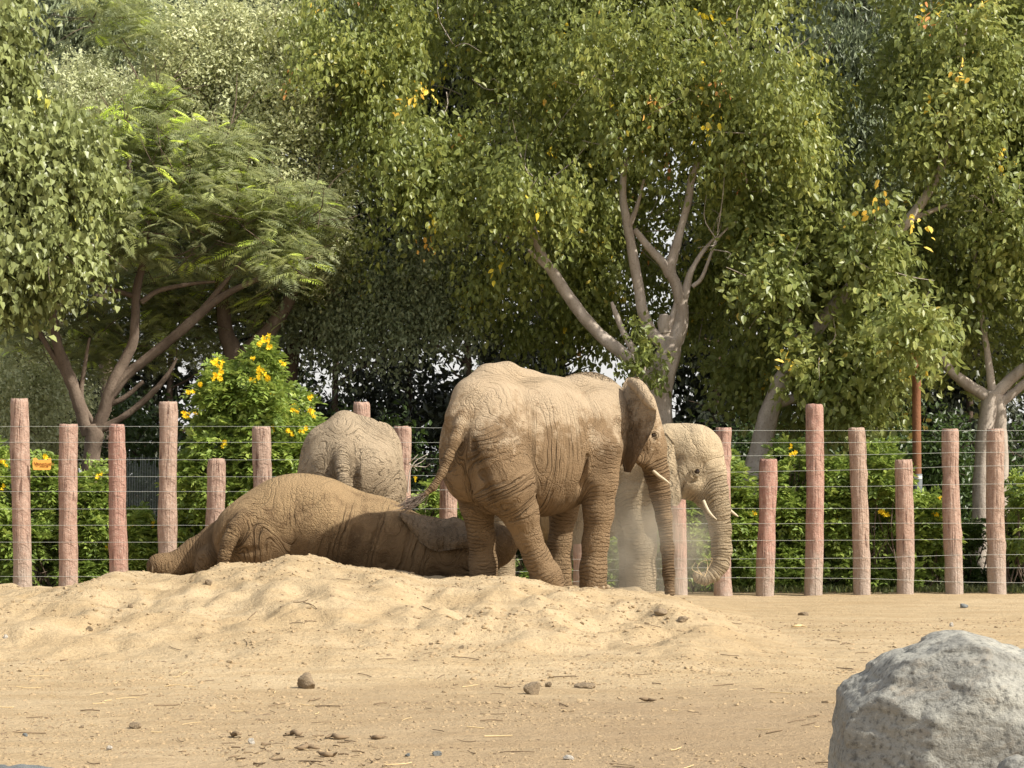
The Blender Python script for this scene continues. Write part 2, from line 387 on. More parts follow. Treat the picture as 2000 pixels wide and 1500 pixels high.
xs = np.concatenate([-8.4-np.geomspace(.06, 400, 46)[::-1], np.arange(-8.4, 8.4, .034), 8.4+np.geomspace(.06, 400, 46)])
ys = np.concatenate([np.array([-60, -20, -8, 0, 4, 6, 7.4, 8.4, 9.2, 10.0, 10.6]), np.arange(11.0, 33.0, .055), 33+np.geomspace(.1, 500, 40)])
GX, GY = np.meshgrid(xs, ys); GZ = terrain(GX, GY)
V = np.stack([GX, GY, GZ], -1).reshape(-1, 3); nx = len(xs)
i = (np.arange(len(ys)-1)[:, None]*nx+np.arange(nx-1)[None]).ravel()
g = link('sand_ground', mesh_np('sand_ground', V, np.stack([i, i+1, i+nx+1, i+nx], -1), M['sand']), kind='structure')

# ------------------------------------------------------------------ implicit bodies
def surface_nets(Fd, org, h):
    nx, ny, nz = Fd.shape; S = Fd < 0
    c = S[:-1, :-1, :-1].astype(np.int8); tot = c.copy()
    offs = [(0, 0, 0), (1, 0, 0), (0, 1, 0), (1, 1, 0), (0, 0, 1), (1, 0, 1), (0, 1, 1), (1, 1, 1)]
    for o in offs[1:]: tot += S[o[0]:nx-1+o[0], o[1]:ny-1+o[1], o[2]:nz-1+o[2]]
    act = np.argwhere((tot > 0) & (tot < 8)); n = len(act)
    idx = np.full((nx-1, ny-1, nz-1), -1, np.int32); idx[act[:, 0], act[:, 1], act[:, 2]] = np.arange(n)
    cv = np.stack([Fd[act[:, 0]+o[0], act[:, 1]+o[1], act[:, 2]+o[2]] for o in offs], -1)
    O = np.array(offs, float); acc = np.zeros((n, 3)); cnt = np.zeros((n, 1))
    for a in range(8):
        for b in range(a+1, 8):
            if bin(a ^ b).count('1') != 1: continue
            va, vb = cv[:, a], cv[:, b]; mk = ((va < 0) != (vb < 0))[:, None]
            tt = (va/np.where(va == vb, 1, va-vb))[:, None]
            acc += np.where(mk, O[a]+tt*(O[b]-O[a]), 0); cnt += mk
    V = org+(act+acc/np.maximum(cnt, 1))*h
    Fs = []
    for ax in range(3):
        sl0 = [slice(None)]*3; sl1 = [slice(None)]*3; sl0[ax] = slice(0, -1); sl1[ax] = slice(1, None)
        A, B = S[tuple(sl0)], S[tuple(sl1)]; E = np.argwhere(A != B)
        b_, c_ = (ax+1) % 3, (ax+2) % 3
        lim = [nx, ny, nz]
        E = E[(E[:, b_] > 0) & (E[:, c_] > 0) & (E[:, b_] < lim[b_]-1) & (E[:, c_] < lim[c_]-1)]
        neg = A[E[:, 0], E[:, 1], E[:, 2]]
        def g_(db, dc):
            q = E.copy(); q[:, b_] += db; q[:, c_] += dc; return idx[q[:, 0], q[:, 1], q[:, 2]]
        q = np.stack([g_(-1, -1), g_(0, -1), g_(0, 0), g_(-1, 0)], -1)
        q[~neg] = q[~neg][:, ::-1]
        Fs.append(q)
    return V, np.concatenate(Fs)
class Body:
    """smooth union of round cones and ellipsoids given in photo pixels + depth (dy px) at distance Y0"""
    def __init__(s, Y0): s.Y0 = Y0; s.s = Y0/F_PX; s.pr = []
    def P(s, p): return W(p[0], p[1], s.Y0+p[2]*s.s)
    def rc(s, a, b, k=.09, cut=False, fr=(26, 9), wa=1.0, L0=0):
        pa, pb = s.P(a), s.P(b)
        s.pr.append(dict(t='rc', a=pa, b=pb, ra=a[3]*s.s, rb=b[3]*s.s, k=k, cut=cut, fr=fr, wa=wa, L0=L0))
        return L0+np.linalg.norm(pb-pa)
    def chain(s, pts, k=.06, **kw):
        L = 0
        for a, b in zip(pts[:-1], pts[1:]): L = s.rc(a, b, k=k, L0=L, **kw)
    def el(s, c, rad, yaw=0, pitch=0, k=.12, cut=False, fr=(14, 7), wa=.8):
        y, p = R(yaw), R(pitch)
        Rm = np.array(Matrix.Rotation(y, 3, 'Z') @ Matrix.Rotation(-p, 3, 'Y'))     # columns: forward, left, up
        s.pr.append(dict(t='el', c=s.P(c), r=np.array(rad)*s.s, R=Rm, k=k, cut=cut, fr=fr, wa=wa, L0=0))
    def dist(s, p, X):
        if p['t'] == 'rc':
            ba = p['b']-p['a']; pa = X-p['a']; t = np.clip((pa@ba)/(ba@ba+1e-9), 0, 1)
            return np.linalg.norm(pa-t[..., None]*ba, axis=-1)-(p['ra']+(p['rb']-p['ra'])*t)
        q = (X-p['c'])@p['R']; k0 = np.linalg.norm(q/p['r'], axis=-1); k1 = np.linalg.norm(q/p['r']**2, axis=-1)
        return k0*(k0-1)/np.maximum(k1, 1e-6)
    def bbox(s, p):
        if p['t'] == 'rc':
            r = max(p['ra'], p['rb']); return np.minimum(p['a'], p['b'])-r, np.maximum(p['a'], p['b'])+r
        e = np.sqrt(((p['R']*p['r'])**2).sum(1)); return p['c']-e, p['c']+e
    def build(s, name, mat, h=.018, amp=.009, wz=None, zmin=None, extra=None, noise_amp=.012):
        add = [p for p in s.pr if not p['cut']]
        lo = np.min([s.bbox(p)[0] for p in add], 0)-.08; hi = np.max([s.bbox(p)[1] for p in add], 0)+.08
        if zmin is not None: lo[2] = max(lo[2], zmin-.05)
        n = np.ceil((hi-lo)/h).astype(int)+1
        Fd = np.full(n, .25, np.float32)
        ax = [lo[i]+np.arange(n[i])*h for i in range(3)]
        for p in s.pr:
            a, b = s.bbox(p); m = p['k']+.03
            i0 = np.clip(((a-m-lo)/h).astype(int), 0, n-1); i1 = np.clip(((b+m-lo)/h).astype(int)+2, 1, n)
            sl = tuple(slice(x, y) for x, y in zip(i0, i1))
            X = np.stack(np.meshgrid(ax[0][sl[0]], ax[1][sl[1]], ax[2][sl[2]], indexing='ij'), -1)
            d = s.dist(p, X).astype(np.float32); f = Fd[sl]; k = p['k']
            if p['cut']: d = -d; hh = np.clip(.5-.5*(d-f)/-k, 0, 1) if False else None; q = np.maximum(k-np.abs(f-d), 0)/k; Fd[sl] = np.maximum(f, d)+q*q*k*.25
            else: q = np.maximum(k-np.abs(f-d), 0)/k; Fd[sl] = np.minimum(f, d)-q*q*k*.25
        if zmin is not None: Fd = np.maximum(Fd, (zmin-ax[2])[None, None, :].astype(np.float32))
        Fd[0] = Fd[-1] = .2; Fd[:, 0] = .2; Fd[:, -1] = .2; Fd[:, :, 0] = .2; Fd[:, :, -1] = .2
        V, Fc = surface_nets(Fd, lo, h)
        D = np.stack([s.dist(p, V) for p in add], -1); D = D-D.min(1, keepdims=True)
        Wt = np.exp(-D/.035); Wt /= Wt.sum(1, keepdims=True)
        C = np.zeros_like(V); A = np.zeros(len(V))
        for i, p in enumerate(add):
            if p['t'] == 'rc':
                e1 = nrm(p['b']-p['a']); up = np.array([0, -1., 0]) if abs(e1[1]) < .9 else np.array([0, 0, 1.])
                e2 = nrm(np.cross(e1, up)); e3 = np.cross(e1, e2); q = V-p['a']
            else: e1, e2, e3 = p['R'][:, 0], p['R'][:, 1], p['R'][:, 2]; q = V-p['c']
            c = np.stack([(q@e1+p['L0'])*p['fr'][0], (q@e2)*p['fr'][1], (q@e3)*p['fr'][1]], -1)
            C += Wt[:, i:i+1]*c; A += Wt[:, i]*p['wa']
        if wz: A = A*(1-wz[2]*smooth((V[:, 2]-wz[0])/(wz[1]-wz[0])))
        me = mesh_np(name, V, Fc, mat, True, {'wr': C, 'wa': A})
        N = np.zeros(len(V)*3, np.float32); me.vertex_normals.foreach_get('vector', N); N = N.reshape(-1, 3)
        lf = fbm(C*np.array([.10, .22, .22]), 2, 3); mk = smooth((fbm(C*np.array([.08, .3, .3]), 2, 5)-.38)/.2)
        d1 = -(1-np.abs(np.sin(math.pi*(C[:, 0]*.21+3.0*lf))))**3*mk
        lump = fbm(V*5, 3, 9)-.5
        V2 = V+N*((amp*d1*A)+noise_amp*lump)[:, None]
        me.vertices.foreach_set('co', V2.astype(np.float32).ravel()); me.update()
        return me
def sheet(Bd, L, Rr, ns=26, nt=16, bulge=0, thick=3.5, ripple=0, seed=0, curl=0):
    """an ear: rows from L to R edges; returns V,F,attrs"""
    A = cr([Bd.P(p) for p in L], ns); B = cr([Bd.P(p) for p in Rr], ns)
    t = np.linspace(0, 1, nt)[None, :, None]; G = A[:, None]*(1-t)+B[:, None]*t
    u = np.linspace(0, 1, ns)[:, None]
    off = bulge*Bd.s*np.sin(math.pi*t[..., 0])*np.ones((ns, 1))
    rp = ripple*Bd.s*(t[..., 0]**2)*np.sin(u*17+seed)+ripple*.6*Bd.s*(fbm(G*6, 2, seed)-.5)*2
    G[..., 1] -= off+rp
    dU = np.gradient(G, axis=0); dV = np.gradient(G, axis=1); N = nrm(np.cross(dU, dV))
    N = np.where((N[..., 1:2] > 0), -N, N)
    edge = np.minimum(1, np.minimum(t[..., 0]*4+.4, (1-t[..., 0])*5+.25))
    th = (thick*Bd.s*edge)[..., None]
    Fr, Bk = G+N*th*.5, G-N*th*.5
    V = np.concatenate([Fr.reshape(-1, 3), Bk.reshape(-1, 3)]); n0 = ns*nt
    i = (np.arange(ns-1)[:, None]*nt+np.arange(nt-1)[None]).ravel()
    q = np.stack([i, i+1, i+nt+1, i+nt], -1); q2 = q[:, ::-1]+n0
    rim = []
    b = [(r*nt) for r in range(ns)]; e = [(r*nt+nt-1) for r in range(ns)]; tp = list(range(nt)); bt = [(ns-1)*nt+c for c in range(nt)]
    for seq, fl in ((b, 0), (e, 1), (tp, 1), (bt, 0)):
        for a_, c_ in zip(seq[:-1], seq[1:]):
            f = [a_, c_, c_+n0, a_+n0]; rim.append(f if fl else f[::-1])
    at = {'wr': V*22, 'wa': np.full(len(V), .55)}
    return V, np.vstack([q, q2, np.array(rim)]), at
def ear_mesh(name, items, mat):
    V, F, A = joinm(items); return mesh_np(name, V, F, mat, True, A)
def ball(c, r, squash=(1, 1, 1), n=12, m=8):
    th = np.linspace(0, math.pi, m+1)[:, None]; ph = np.arange(n)[None]*2*math.pi/n
    V = np.stack([np.sin(th)*np.cos(ph), np.sin(th)*np.sin(ph), np.cos(th)*np.ones_like(ph)], -1).reshape(-1, 3)*np.array(squash)*r+c
    i = np.arange(m)[:, None]*n; j = np.arange(n)[None]
    return V, np.stack([i+j, i+n+j, i+n+(j+1) % n, i+(j+1) % n], -1).reshape(-1, 4)
def rings(Bd, c, rads, rt, mat=None):
    """eyelid folds: squashed tori"""
    its = []
    for rr in rads:
        a = np.linspace(0, 2*math.pi, 19)[:-1]
        pts = np.array([Bd.P((c[0]+rr*math.cos(q)*1.15, c[1]+rr*math.sin(q)*.8, c[2])) for q in a])
        b = np.arange(6)*2*math.pi/6; cen = pts.mean(0)
        rd = nrm(pts-cen); V = (pts[:, None]+rt*Bd.s*(np.cos(b)[None, :, None]*rd[:, None]+np.sin(b)[None, :, None]*np.array([0, -1., 0]))).reshape(-1, 3)
        i = np.arange(18)[:, None]; j = np.arange(6)[None]
        F = np.stack([i*6+j, i*6+(j+1) % 6, ((i+1) % 18)*6+(j+1) % 6, ((i+1) % 18)*6+j], -1).reshape(-1, 4)
        its.append((V, F, {'wr': V*25, 'wa': np.full(len(V), .8)}))
    return its
def tuft(Bd, p0, p1, n=70, spread=14, seed=3, r=.0035):
    g = np.random.default_rng(seed); specs = []
    a, b = Bd.P(p0), Bd.P(p1); L = np.linalg.norm(b-a)
    for i in range(n):
        st = a+(b-a)*g.uniform(-.15, .35)+g.normal(0, 3*Bd.s, 3); en = a+(b-a)*g.uniform(.75, 1.08)+g.normal(0, spread*Bd.s*.55, 3)
        mid = (st+en)/2+g.normal(0, 4*Bd.s, 3)+np.array([0, 0, -L*.07])
        specs.append(dict(pts=[st, mid, en], rad=[r, r, r*.3], n=6, sides=3, cap=False))
    return specs

HR_LEG = dict(fr=(34, 12), wa=.5); HR_TR = dict(fr=(46, 5), wa=1.1)
# --- A: the big standing elephant -------------------------------------------------
A = Body(25.3)
A.el((957, 858, -60), (90, 86, 122), 35, 0, .18, fr=(17, 8), wa=.9)
A.el((1055, 876, 10), (150, 97, 134), 35, 0, .16, fr=(26, 3.5), wa=.9)
A.el((1152, 842, 75), (72, 78, 88), 35, 0, .15, fr=(11, 7), wa=.5)
A.rc((1140, 905, 62, 60), (1168, 870, 90, 60), .15, fr=(10, 7), wa=.5)
A.chain([(892, 815, -112, 22), (918, 772, -92, 24), (955, 740, -65, 23), (990, 733, -40, 20), (1032, 749, -12, 20), (1075, 765, 20, 22), (1130, 760, 60, 22), (1190, 776, 100, 30)], .16, fr=(11, 9), wa=.6)
A.el((912, 892, -70), (52, 56, 88), 35, 0, .12, fr=(9, 9), wa=.9)
A.rc((962, 880, -112, 62), (985, 945, -112, 58), .13, fr=(26, 5), wa=1.1)
A.rc((985, 945, -112, 58), (1016, 1000, -98, 36), .08, fr=(26, 5), wa=1.1)
A.chain([(1016, 1000, -98, 36), (1030, 1045, -86, 26), (1049, 1090, -74, 25), (1066, 1124, -66, 29), (1076, 1142, -60, 28)], .06, **HR_LEG)
A.chain([(922, 930, -30, 46), (932, 985, -30, 33), (940, 1050, -20, 25), (944, 1100, -14, 26), (946, 1150, -10, 29)], .07, **HR_LEG)
A.rc((965, 965, -60, 40), (1000, 975, -75, 30), .1)
A.chain([(1168, 880, 20, 50), (1171, 940, 10, 35), (1169, 1000, 12, 29), (1163, 1060, 16, 25), (1159, 1110, 16, 25), (1158, 1160, 16, 29)], .07, **HR_LEG)
A.chain([(1115, 930, 118, 40), (1100, 1000, 116, 27), (1093, 1060, 114, 22), (1093, 1110, 112, 21), (1096, 1155, 110, 24)], .07, **HR_LEG)
A.rc((1178, 818, 100, 62), (1232, 838, 140, 40), .14, fr=(10, 7), wa=.4)
A.rc((1247, 792, 148, 36), (1268, 865, 156, 35), .1, fr=(20, 12), wa=.6)
A.rc((1262, 868, 145, 28), (1262, 900, 138, 18), .05, fr=(24, 18), wa=1)
A.chain([(1272, 880, 158, 32), (1283, 925, 160, 25), (1289, 965, 162, 20), (1297, 1010, 163, 16), (1303, 1070, 162, 13.5), (1306, 1120, 158, 11.5), (1308, 1158, 154, 10.5)], .05, **HR_TR)
A.el((1250, 896, 128), (12, 10, 14), 35, 0, .03)
A.chain([(910, 802, -124, 13), (898, 832, -140, 12), (888, 862, -150, 11), (876, 892, -153, 9.5), (864, 922, -154, 8), (846, 952, -156, 6.5), (824, 970, -158, 5.5)], .04, fr=(45, 14), wa=1.0)
# skin folds: groin, thigh/flank, elbow
A.chain([(926, 865, -158, 4), (934, 912, -166, 8), (950, 955, -164, 9), (974, 1003, -146, 7)], .05, cut=True)
A.chain([(900, 900, -140, 3), (918, 950, -120, 4), (945, 1000, -110, 4)], .04, cut=True)
A.chain([(1046, 895, -104, 4), (1056, 945, -98, 8), (1056, 990, -92, 9)], .05, cut=True)
A.chain([(1146, 890, -34, 4), (1136, 945, -26, 8), (1136, 985, -22, 6)], .04, cut=True)
A.el((1276, 850, 121), (4.5, 4, 4.5), 0, 0, .03, cut=True)
ra = thing('elephant', 'large sandy standing elephant seen from behind with its near ear spread and trunk hanging', 'elephant', hit(1060, 1146), 'elephants in the sand yard')
part('body', A.build('elephant_body', M['skin_a'], .0165, wz=(1.75, 2.35, .65)), ra)
earR = sheet(A, [(1223, 738, 92), (1213, 764, 84), (1210, 800, 78), (1210, 850, 72), (1212, 885, 66), (1220, 921, 58)],
             [(1246, 736, 66), (1266, 762, 30), (1281, 796, 4), (1278, 830, 0), (1261, 866, 10), (1241, 905, 26), (1231, 923, 44)], 34, 20, -12, 5, 2.5, 2)
fold = tube([A.P((1232, 746, 70)), A.P((1246, 754, 44)), A.P((1260, 772, 22)), A.P((1273, 792, 4)), A.P((1281, 801, 0))], np.array([9, 13, 13, 8, 2])*A.s, 18, 12, .25)
fV = fold[0]; part('ear', ear_mesh('ear', [earR, (fV, fold[1], {'wr': fV*18, 'wa': np.full(len(fV), .5)})], M['skin_a']), ra, label='near ear spread wide with its top edge rolled over')
earL = sheet(A, [(1088, 744, 214), (1112, 733, 218), (1140, 727, 222), (1166, 728, 226), (1190, 738, 228), (1205, 749, 228)],
             [(1090, 780, 205), (1112, 790, 205), (1140, 800, 205), (1166, 800, 205), (1190, 800, 200), (1205, 800, 196)], 20, 8, 3, 6, 1.5, 4)
part('ear', ear_mesh('far_ear', [earL], M['skin_a']), ra, label='rim of the far ear showing above the back')
tv = tubes_mesh('tusk', [dict(pts=[A.P((1276, 920, 136)), A.P((1286, 929, 130)), A.P((1298, 937, 126)), A.P((1310, 946, 124))], rad=[3.8*A.s, 3.4*A.s, 2.6*A.s, .8*A.s], n=12, sides=10)], M['ivory'])
part('tusk', tv, ra)
V_, F_ = ball(A.P((1276, 850, 124)), 3.6*A.s); part('eye', mesh_np('eye', V_, F_, M['eye']), ra)
ek = rings(A, (1276, 850, 121), (6.5, 9.5), 1.3); part('eyelid', ear_mesh('eyelid', ek, M['skin_a']), ra)
part('tail_tuft', tubes_mesh('tail_tuft', tuft(A, (828, 968, -158), (782, 992, -156), 85, 13, 3, .004), M['hair']), ra)
for (x, y, d) in ((1098, 1138, -52), (1088, 1141, -72), (1074, 1142, -86), (1176, 1148, -2), (1163, 1150, -12), (1186, 1147, 14)):
    V_, F_ = ball(A.P((x, y, d)), 6.5*A.s, (.9, .5, .8)); part('toenail', mesh_np('toenail', V_, F_, M['nail']), ra)

# --- B: the lying elephant ---------------------------------------------------------
B = Body(26.4)
B.el((582, 1018, 5), (118, 92, 94), 0, 0, .16, fr=(22, 6), wa=.9)
B.el((508, 1050, 0), (92, 88, 84), 0, 0, .14, fr=(28, 3), wa=1)
B.rc((640, 1026, 0, 86), (735, 1052, 0, 78), .14, fr=(26, 3), wa=.8)
B.rc((735, 1052, 0, 78), (830, 1080, 0, 66), .12, fr=(26, 3), wa=.9)
B.rc((830, 1080, 0, 66), (910, 1092, 0, 62), .1, fr=(26, 6), wa=1.1)
B.rc((905, 1082, 10, 58), (965, 1066, 20, 44), .1, fr=(16, 9), wa=.6)
B.rc((950, 1060, 20, 40), (985, 1062, 20, 24), .08, fr=(22, 12), wa=.8)
B.chain([(478, 1040, 40, 58), (430, 1062, 40, 40), (385, 1083, 38, 32), (345, 1103, 30, 24), (318, 1106, 22, 23), (309, 1106, 20, 23)], .08, **HR_LEG)
B.chain([(450, 1070, 20, 34), (408, 1092, 0, 22), (398, 1110, 0, 18)], .06, **HR_LEG)
B.chain([(478, 1016, -66, 20), (460, 1032, -84, 16), (447, 1058, -96, 13.5), (438, 1086, -100, 11.5), (431, 1116, -98, 9.5)], .04, fr=(48, 14), wa=1.1)
B.chain([(925, 1128, -62, 7), (890, 1128, -66, 6), (868, 1130, -68, 5), (852, 1138, -70, 4)], .03, **HR_TR)
B.chain([(446, 1024, -62, 5), (428, 1056, -60, 8), (415, 1090, -46, 9)], .05, cut=True)
B.chain([(478, 1078, -84, 4), (520, 1072, -94, 5), (560, 1084, -96, 6), (600, 1082, -92, 5), (650, 1092, -88, 4)], .06, cut=True)
rb = thing('elephant', 'brown elephant lying on its side on the sand mound with its back to the viewer', 'elephant', hit(600, 1092), 'elephants in the sand yard')
part('body', B.build('elephant_body', M['skin_b'], .0175, wz=(1.15, 1.45, .7)), rb)
e1 = sheet(B, [(780, 999, -16), (812, 1004, -8), (845, 1010, -4), (872, 1014, 0), (888, 1010, 2), (908, 1019, 4), (925, 1030, 4)],
           [(786, 1012, -54), (802, 1036, -64), (822, 1060, -72), (850, 1076, -74), (868, 1076, -74), (890, 1072, -72), (920, 1070, -66)], 34, 20, 25, 5, 6, 7)
part('ear', ear_mesh('ear', [e1], M['skin_e']), rb, label='broad ear folded down over the neck')
V_, F_ = ball(B.P((301, 1108, 14)), 19*B.s, (.28, .9, .95), 18, 12)
part('foot_sole', mesh_np('foot_sole', V_, F_, M['nail'], True, {'wr': V_*20, 'wa': np.full(len(V_), .5)}), rb)
for (x, y, d) in ((306, 1126, 0), (318, 1128, -4), (330, 1128, -2)):
    V_, F_ = ball(B.P((x, y, d)), 5*B.s, (.9, .6, .7)); part('toenail', mesh_np('toenail', V_, F_, M['nail']), rb)
part('tail_tuft', tubes_mesh('tail_tuft', tuft(B, (427, 1108, -84), (424, 1128, -84), 50, 7, 9), M['hair']), rb)

# --- C: the elephant seen from the rear --------------------------------------------
C = Body(28.4)
C.el((686, 930, 10), (108, 99, 112), 90, 0, .18, fr=(10, 16), wa=.6)
C.el((692, 935, 130), (130, 92, 108), 80, 0, .15, fr=(6, 12), wa=.7)
C.chain([(672, 822, -20, 12), (670, 850, -44, 15), (667, 884, -66, 16)], .25, fr=(14, 9), wa=.6)
C.rc((672, 824, -10, 13), (700, 842, 90, 18), .2, fr=(6, 12), wa=.6)
C.el((642, 922, -16), (72, 50, 62), 90, 0, .2, fr=(14, 12), wa=.6)
C.el((728, 922, -16), (72, 48, 62), 90, 0, .2, fr=(14, 12), wa=.6)
C.rc((640, 873, -10, 43), (712, 864, 0, 46), .16, fr=(14, 12), wa=.6)
C.rc((640, 955, -20, 58), (640, 1050, -20, 42), .12, fr=(12, 14), wa=.8)
C.rc((738, 955, -20, 56), (742, 1050, -20, 42), .12, fr=(9, 18), wa=.9)
C.rc((640, 1050, -20, 42), (642, 1175, -20, 36), .08, **HR_LEG)
C.rc((742, 1050, -20, 42), (742, 1175, -20, 36), .08, **HR_LEG)
C.rc((648, 1000, 220, 40), (650, 1180, 220, 34), .08, **HR_LEG)
C.rc((738, 1000, 220, 40), (742, 1180, 220, 34), .08, **HR_LEG)
C.el((715, 905, 290), (70, 60, 75), 80, 0, .12)
C.chain([(667, 884, -84, 15), (668, 915, -106, 14), (671, 942, -120, 11), (675, 975, -122, 8), (676, 1030, -122, 6)], .05, fr=(40, 14), wa=1.1)
C.chain([(646, 910, -98, 4), (650, 940, -98, 6), (660, 985, -90, 7)], .06, cut=True)
C.chain([(694, 905, -98, 4), (692, 935, -98, 7), (688, 985, -90, 8)], .06, cut=True)
rc_ = thing('elephant', 'grey brown elephant standing with its rump to the viewer behind the lying one', 'elephant', W(686, 1165, 28.4), 'elephants in the sand yard')
part('body', C.build('elephant_body', M['skin_c'], .019), rc_)
e1 = sheet(C, [(736, 832, 200), (752, 842, 198), (766, 862, 190), (776, 890, 180), (782, 912, 175)],
           [(741, 824, 215), (757, 828, 218), (774, 846, 215), (783, 872, 205), (786, 915, 190)], 22, 8, -3, 8, 2, 5)
part('ear', ear_mesh('ear', [e1], M['skin_c']), rc_, label='edge of the right ear')

# --- D: the smaller elephant behind the standing one --------------------------------
D = Body(27.6)
D.el((1120, 932, 110), (172, 88, 134), -6, 0, .16, fr=(12, 6), wa=.7)
D.el((1225, 905, 70), (80, 74, 95), -6, 0, .14, fr=(10, 7), wa=.5)
D.rc((1235, 900, 62, 78), (1325, 885, 25, 52), .14, fr=(10, 7), wa=.4)
D.el((1352, 886, 2), (58, 46, 57), -12, 0, .1, fr=(12, 5), wa=.4)
D.rc((1306, 862, 4, 35), (1366, 866, 0, 33), .08, fr=(9, 9), wa=.4)
D.rc((1388, 872, -2, 20), (1392, 925, -6, 27), .08, fr=(14, 9), wa=.6)
D.el((1342, 932, 0), (42, 42, 45), 0, 0, .08, fr=(14, 14), wa=.9)
D.rc((1362, 950, -10, 28), (1376, 975, -8, 20), .06, fr=(22, 18), wa=1)
D.chain([(1386, 918, -6, 31), (1393, 960, -8, 29), (1401, 995, -9, 25), (1407, 1035, -10, 21), (1410, 1075, -12, 19), (1406, 1102, -14, 17.5), (1393, 1122, -16, 14.5), (1377, 1131, -18, 11.5), (1364, 1128, -20, 9), (1361, 1121, -20, 7)], .05, fr=(40, 7), wa=1.05)
D.chain([(1243, 955, 45, 50), (1249, 1010, 36, 36), (1252, 1070, 34, 29), (1252, 1120, 32, 28), (1252, 1175, 32, 31)], .08, **HR_LEG)
D.chain([(1240, 980, 130, 44), (1236, 1060, 128, 28), (1236, 1175, 126, 28)], .08, **HR_LEG)
D.chain([(985, 990, 80, 46), (982, 1060, 76, 26), (982, 1170, 74, 24)], .08, **HR_LEG)
D.chain([(1070, 990, 160, 44), (1090, 1060, 160, 28), (1092, 1170, 160, 26)], .08, **HR_LEG)
D.el((1362, 921, -50), (9, 7, 8), 0, 0, .05, cut=True)
D.chain([(1330, 885, -46, 3), (1326, 925, -46, 4), (1340, 960, -42, 4), (1362, 972, -42, 3)], .035, cut=True)
D.chain([(1352, 968, -44, 2), (1374, 966, -40, 2.5)], .03, cut=True)
D.rc((1372, 905, -42, 2), (1376, 940, -42, 2), .04, cut=True)
rd = thing('elephant', 'smaller pale elephant half hidden behind the big one, its trunk tip curled up', 'elephant', W(1250, 1160, 27.6), 'elephants in the sand yard')
part('body', D.build('elephant_body', M['skin_d'], .0165), rd)
e1 = sheet(D, [(1300, 846, -30), (1282, 870, -34), (1276, 900, -40), (1280, 940, -44), (1296, 970, -46), (1312, 986, -46)],
           [(1318, 868, -36), (1320, 890, -40), (1325, 920, -46), (1330, 950, -48), (1331, 975, -48), (1322, 989, -47)], 26, 12, 2, 6, 1.5, 8)
part('ear', ear_mesh('ear', [e1], M['skin_d']), rd)
for pts in ([(1374, 978, -30), (1380, 992, -38), (1388, 1004, -42), (1400, 1015, -44)], [(1420, 990, 20), (1428, 999, 14), (1436, 1005, 10), (1442, 1009, 8)]):
    part('tusk', tubes_mesh('tusk', [dict(pts=[D.P(p) for p in pts], rad=[3.5*D.s, 3.2*D.s, 2.5*D.s, 1.0*D.s], n=12, sides=10)], M['ivory']), rd)
V_, F_ = ball(D.P((1362, 921, -40)), 5*D.s); part('eye', mesh_np('eye', V_, F_, M['eye']), rd)
part('eyelid', ear_mesh('eyelid', rings(D, (1362, 921, -45), (7.5, 11), 1.2), M['skin_d']), rd)
print('elephants', time.time()-T0_)

# ------------------------------------------------------------------ fence
def YF(px): return 30.0+(px/2000)*1.9
posts = [(-55, 897, 0, 33), (41, 779, 0, 37), (133, 829, 1, 35), (232, 829, -1, 34), (329, 785, -1, 36), (420, 896, 0, 35), (510, 833, 0, 36), (610, 900, 0, 35),
         (708, 786, 0, 35), (787, 833, 0, 34), (877, 905, 0, 34), (965, 790, 0, 35), (1052, 836, 0, 34), (1136, 836, 0, 34), (1235, 790, 0, 34), (1324, 898, 0, 34), (1413, 836, 0, 33),
         (1498, 897, 1, 34), (1590, 790, 0, 34), (1679, 836, -3, 33), (1766, 898, 0, 33), (1860, 838, -1, 33), (1947, 838, -1, 35), (2036, 790, 0, 34), (2130, 898, 0, 34)]
rf = thing('post_and_wire_fence', 'fence of thick reddish log posts of uneven height strung with thin steel wires', 'fence', W(1000, 1170, YF(1000)))
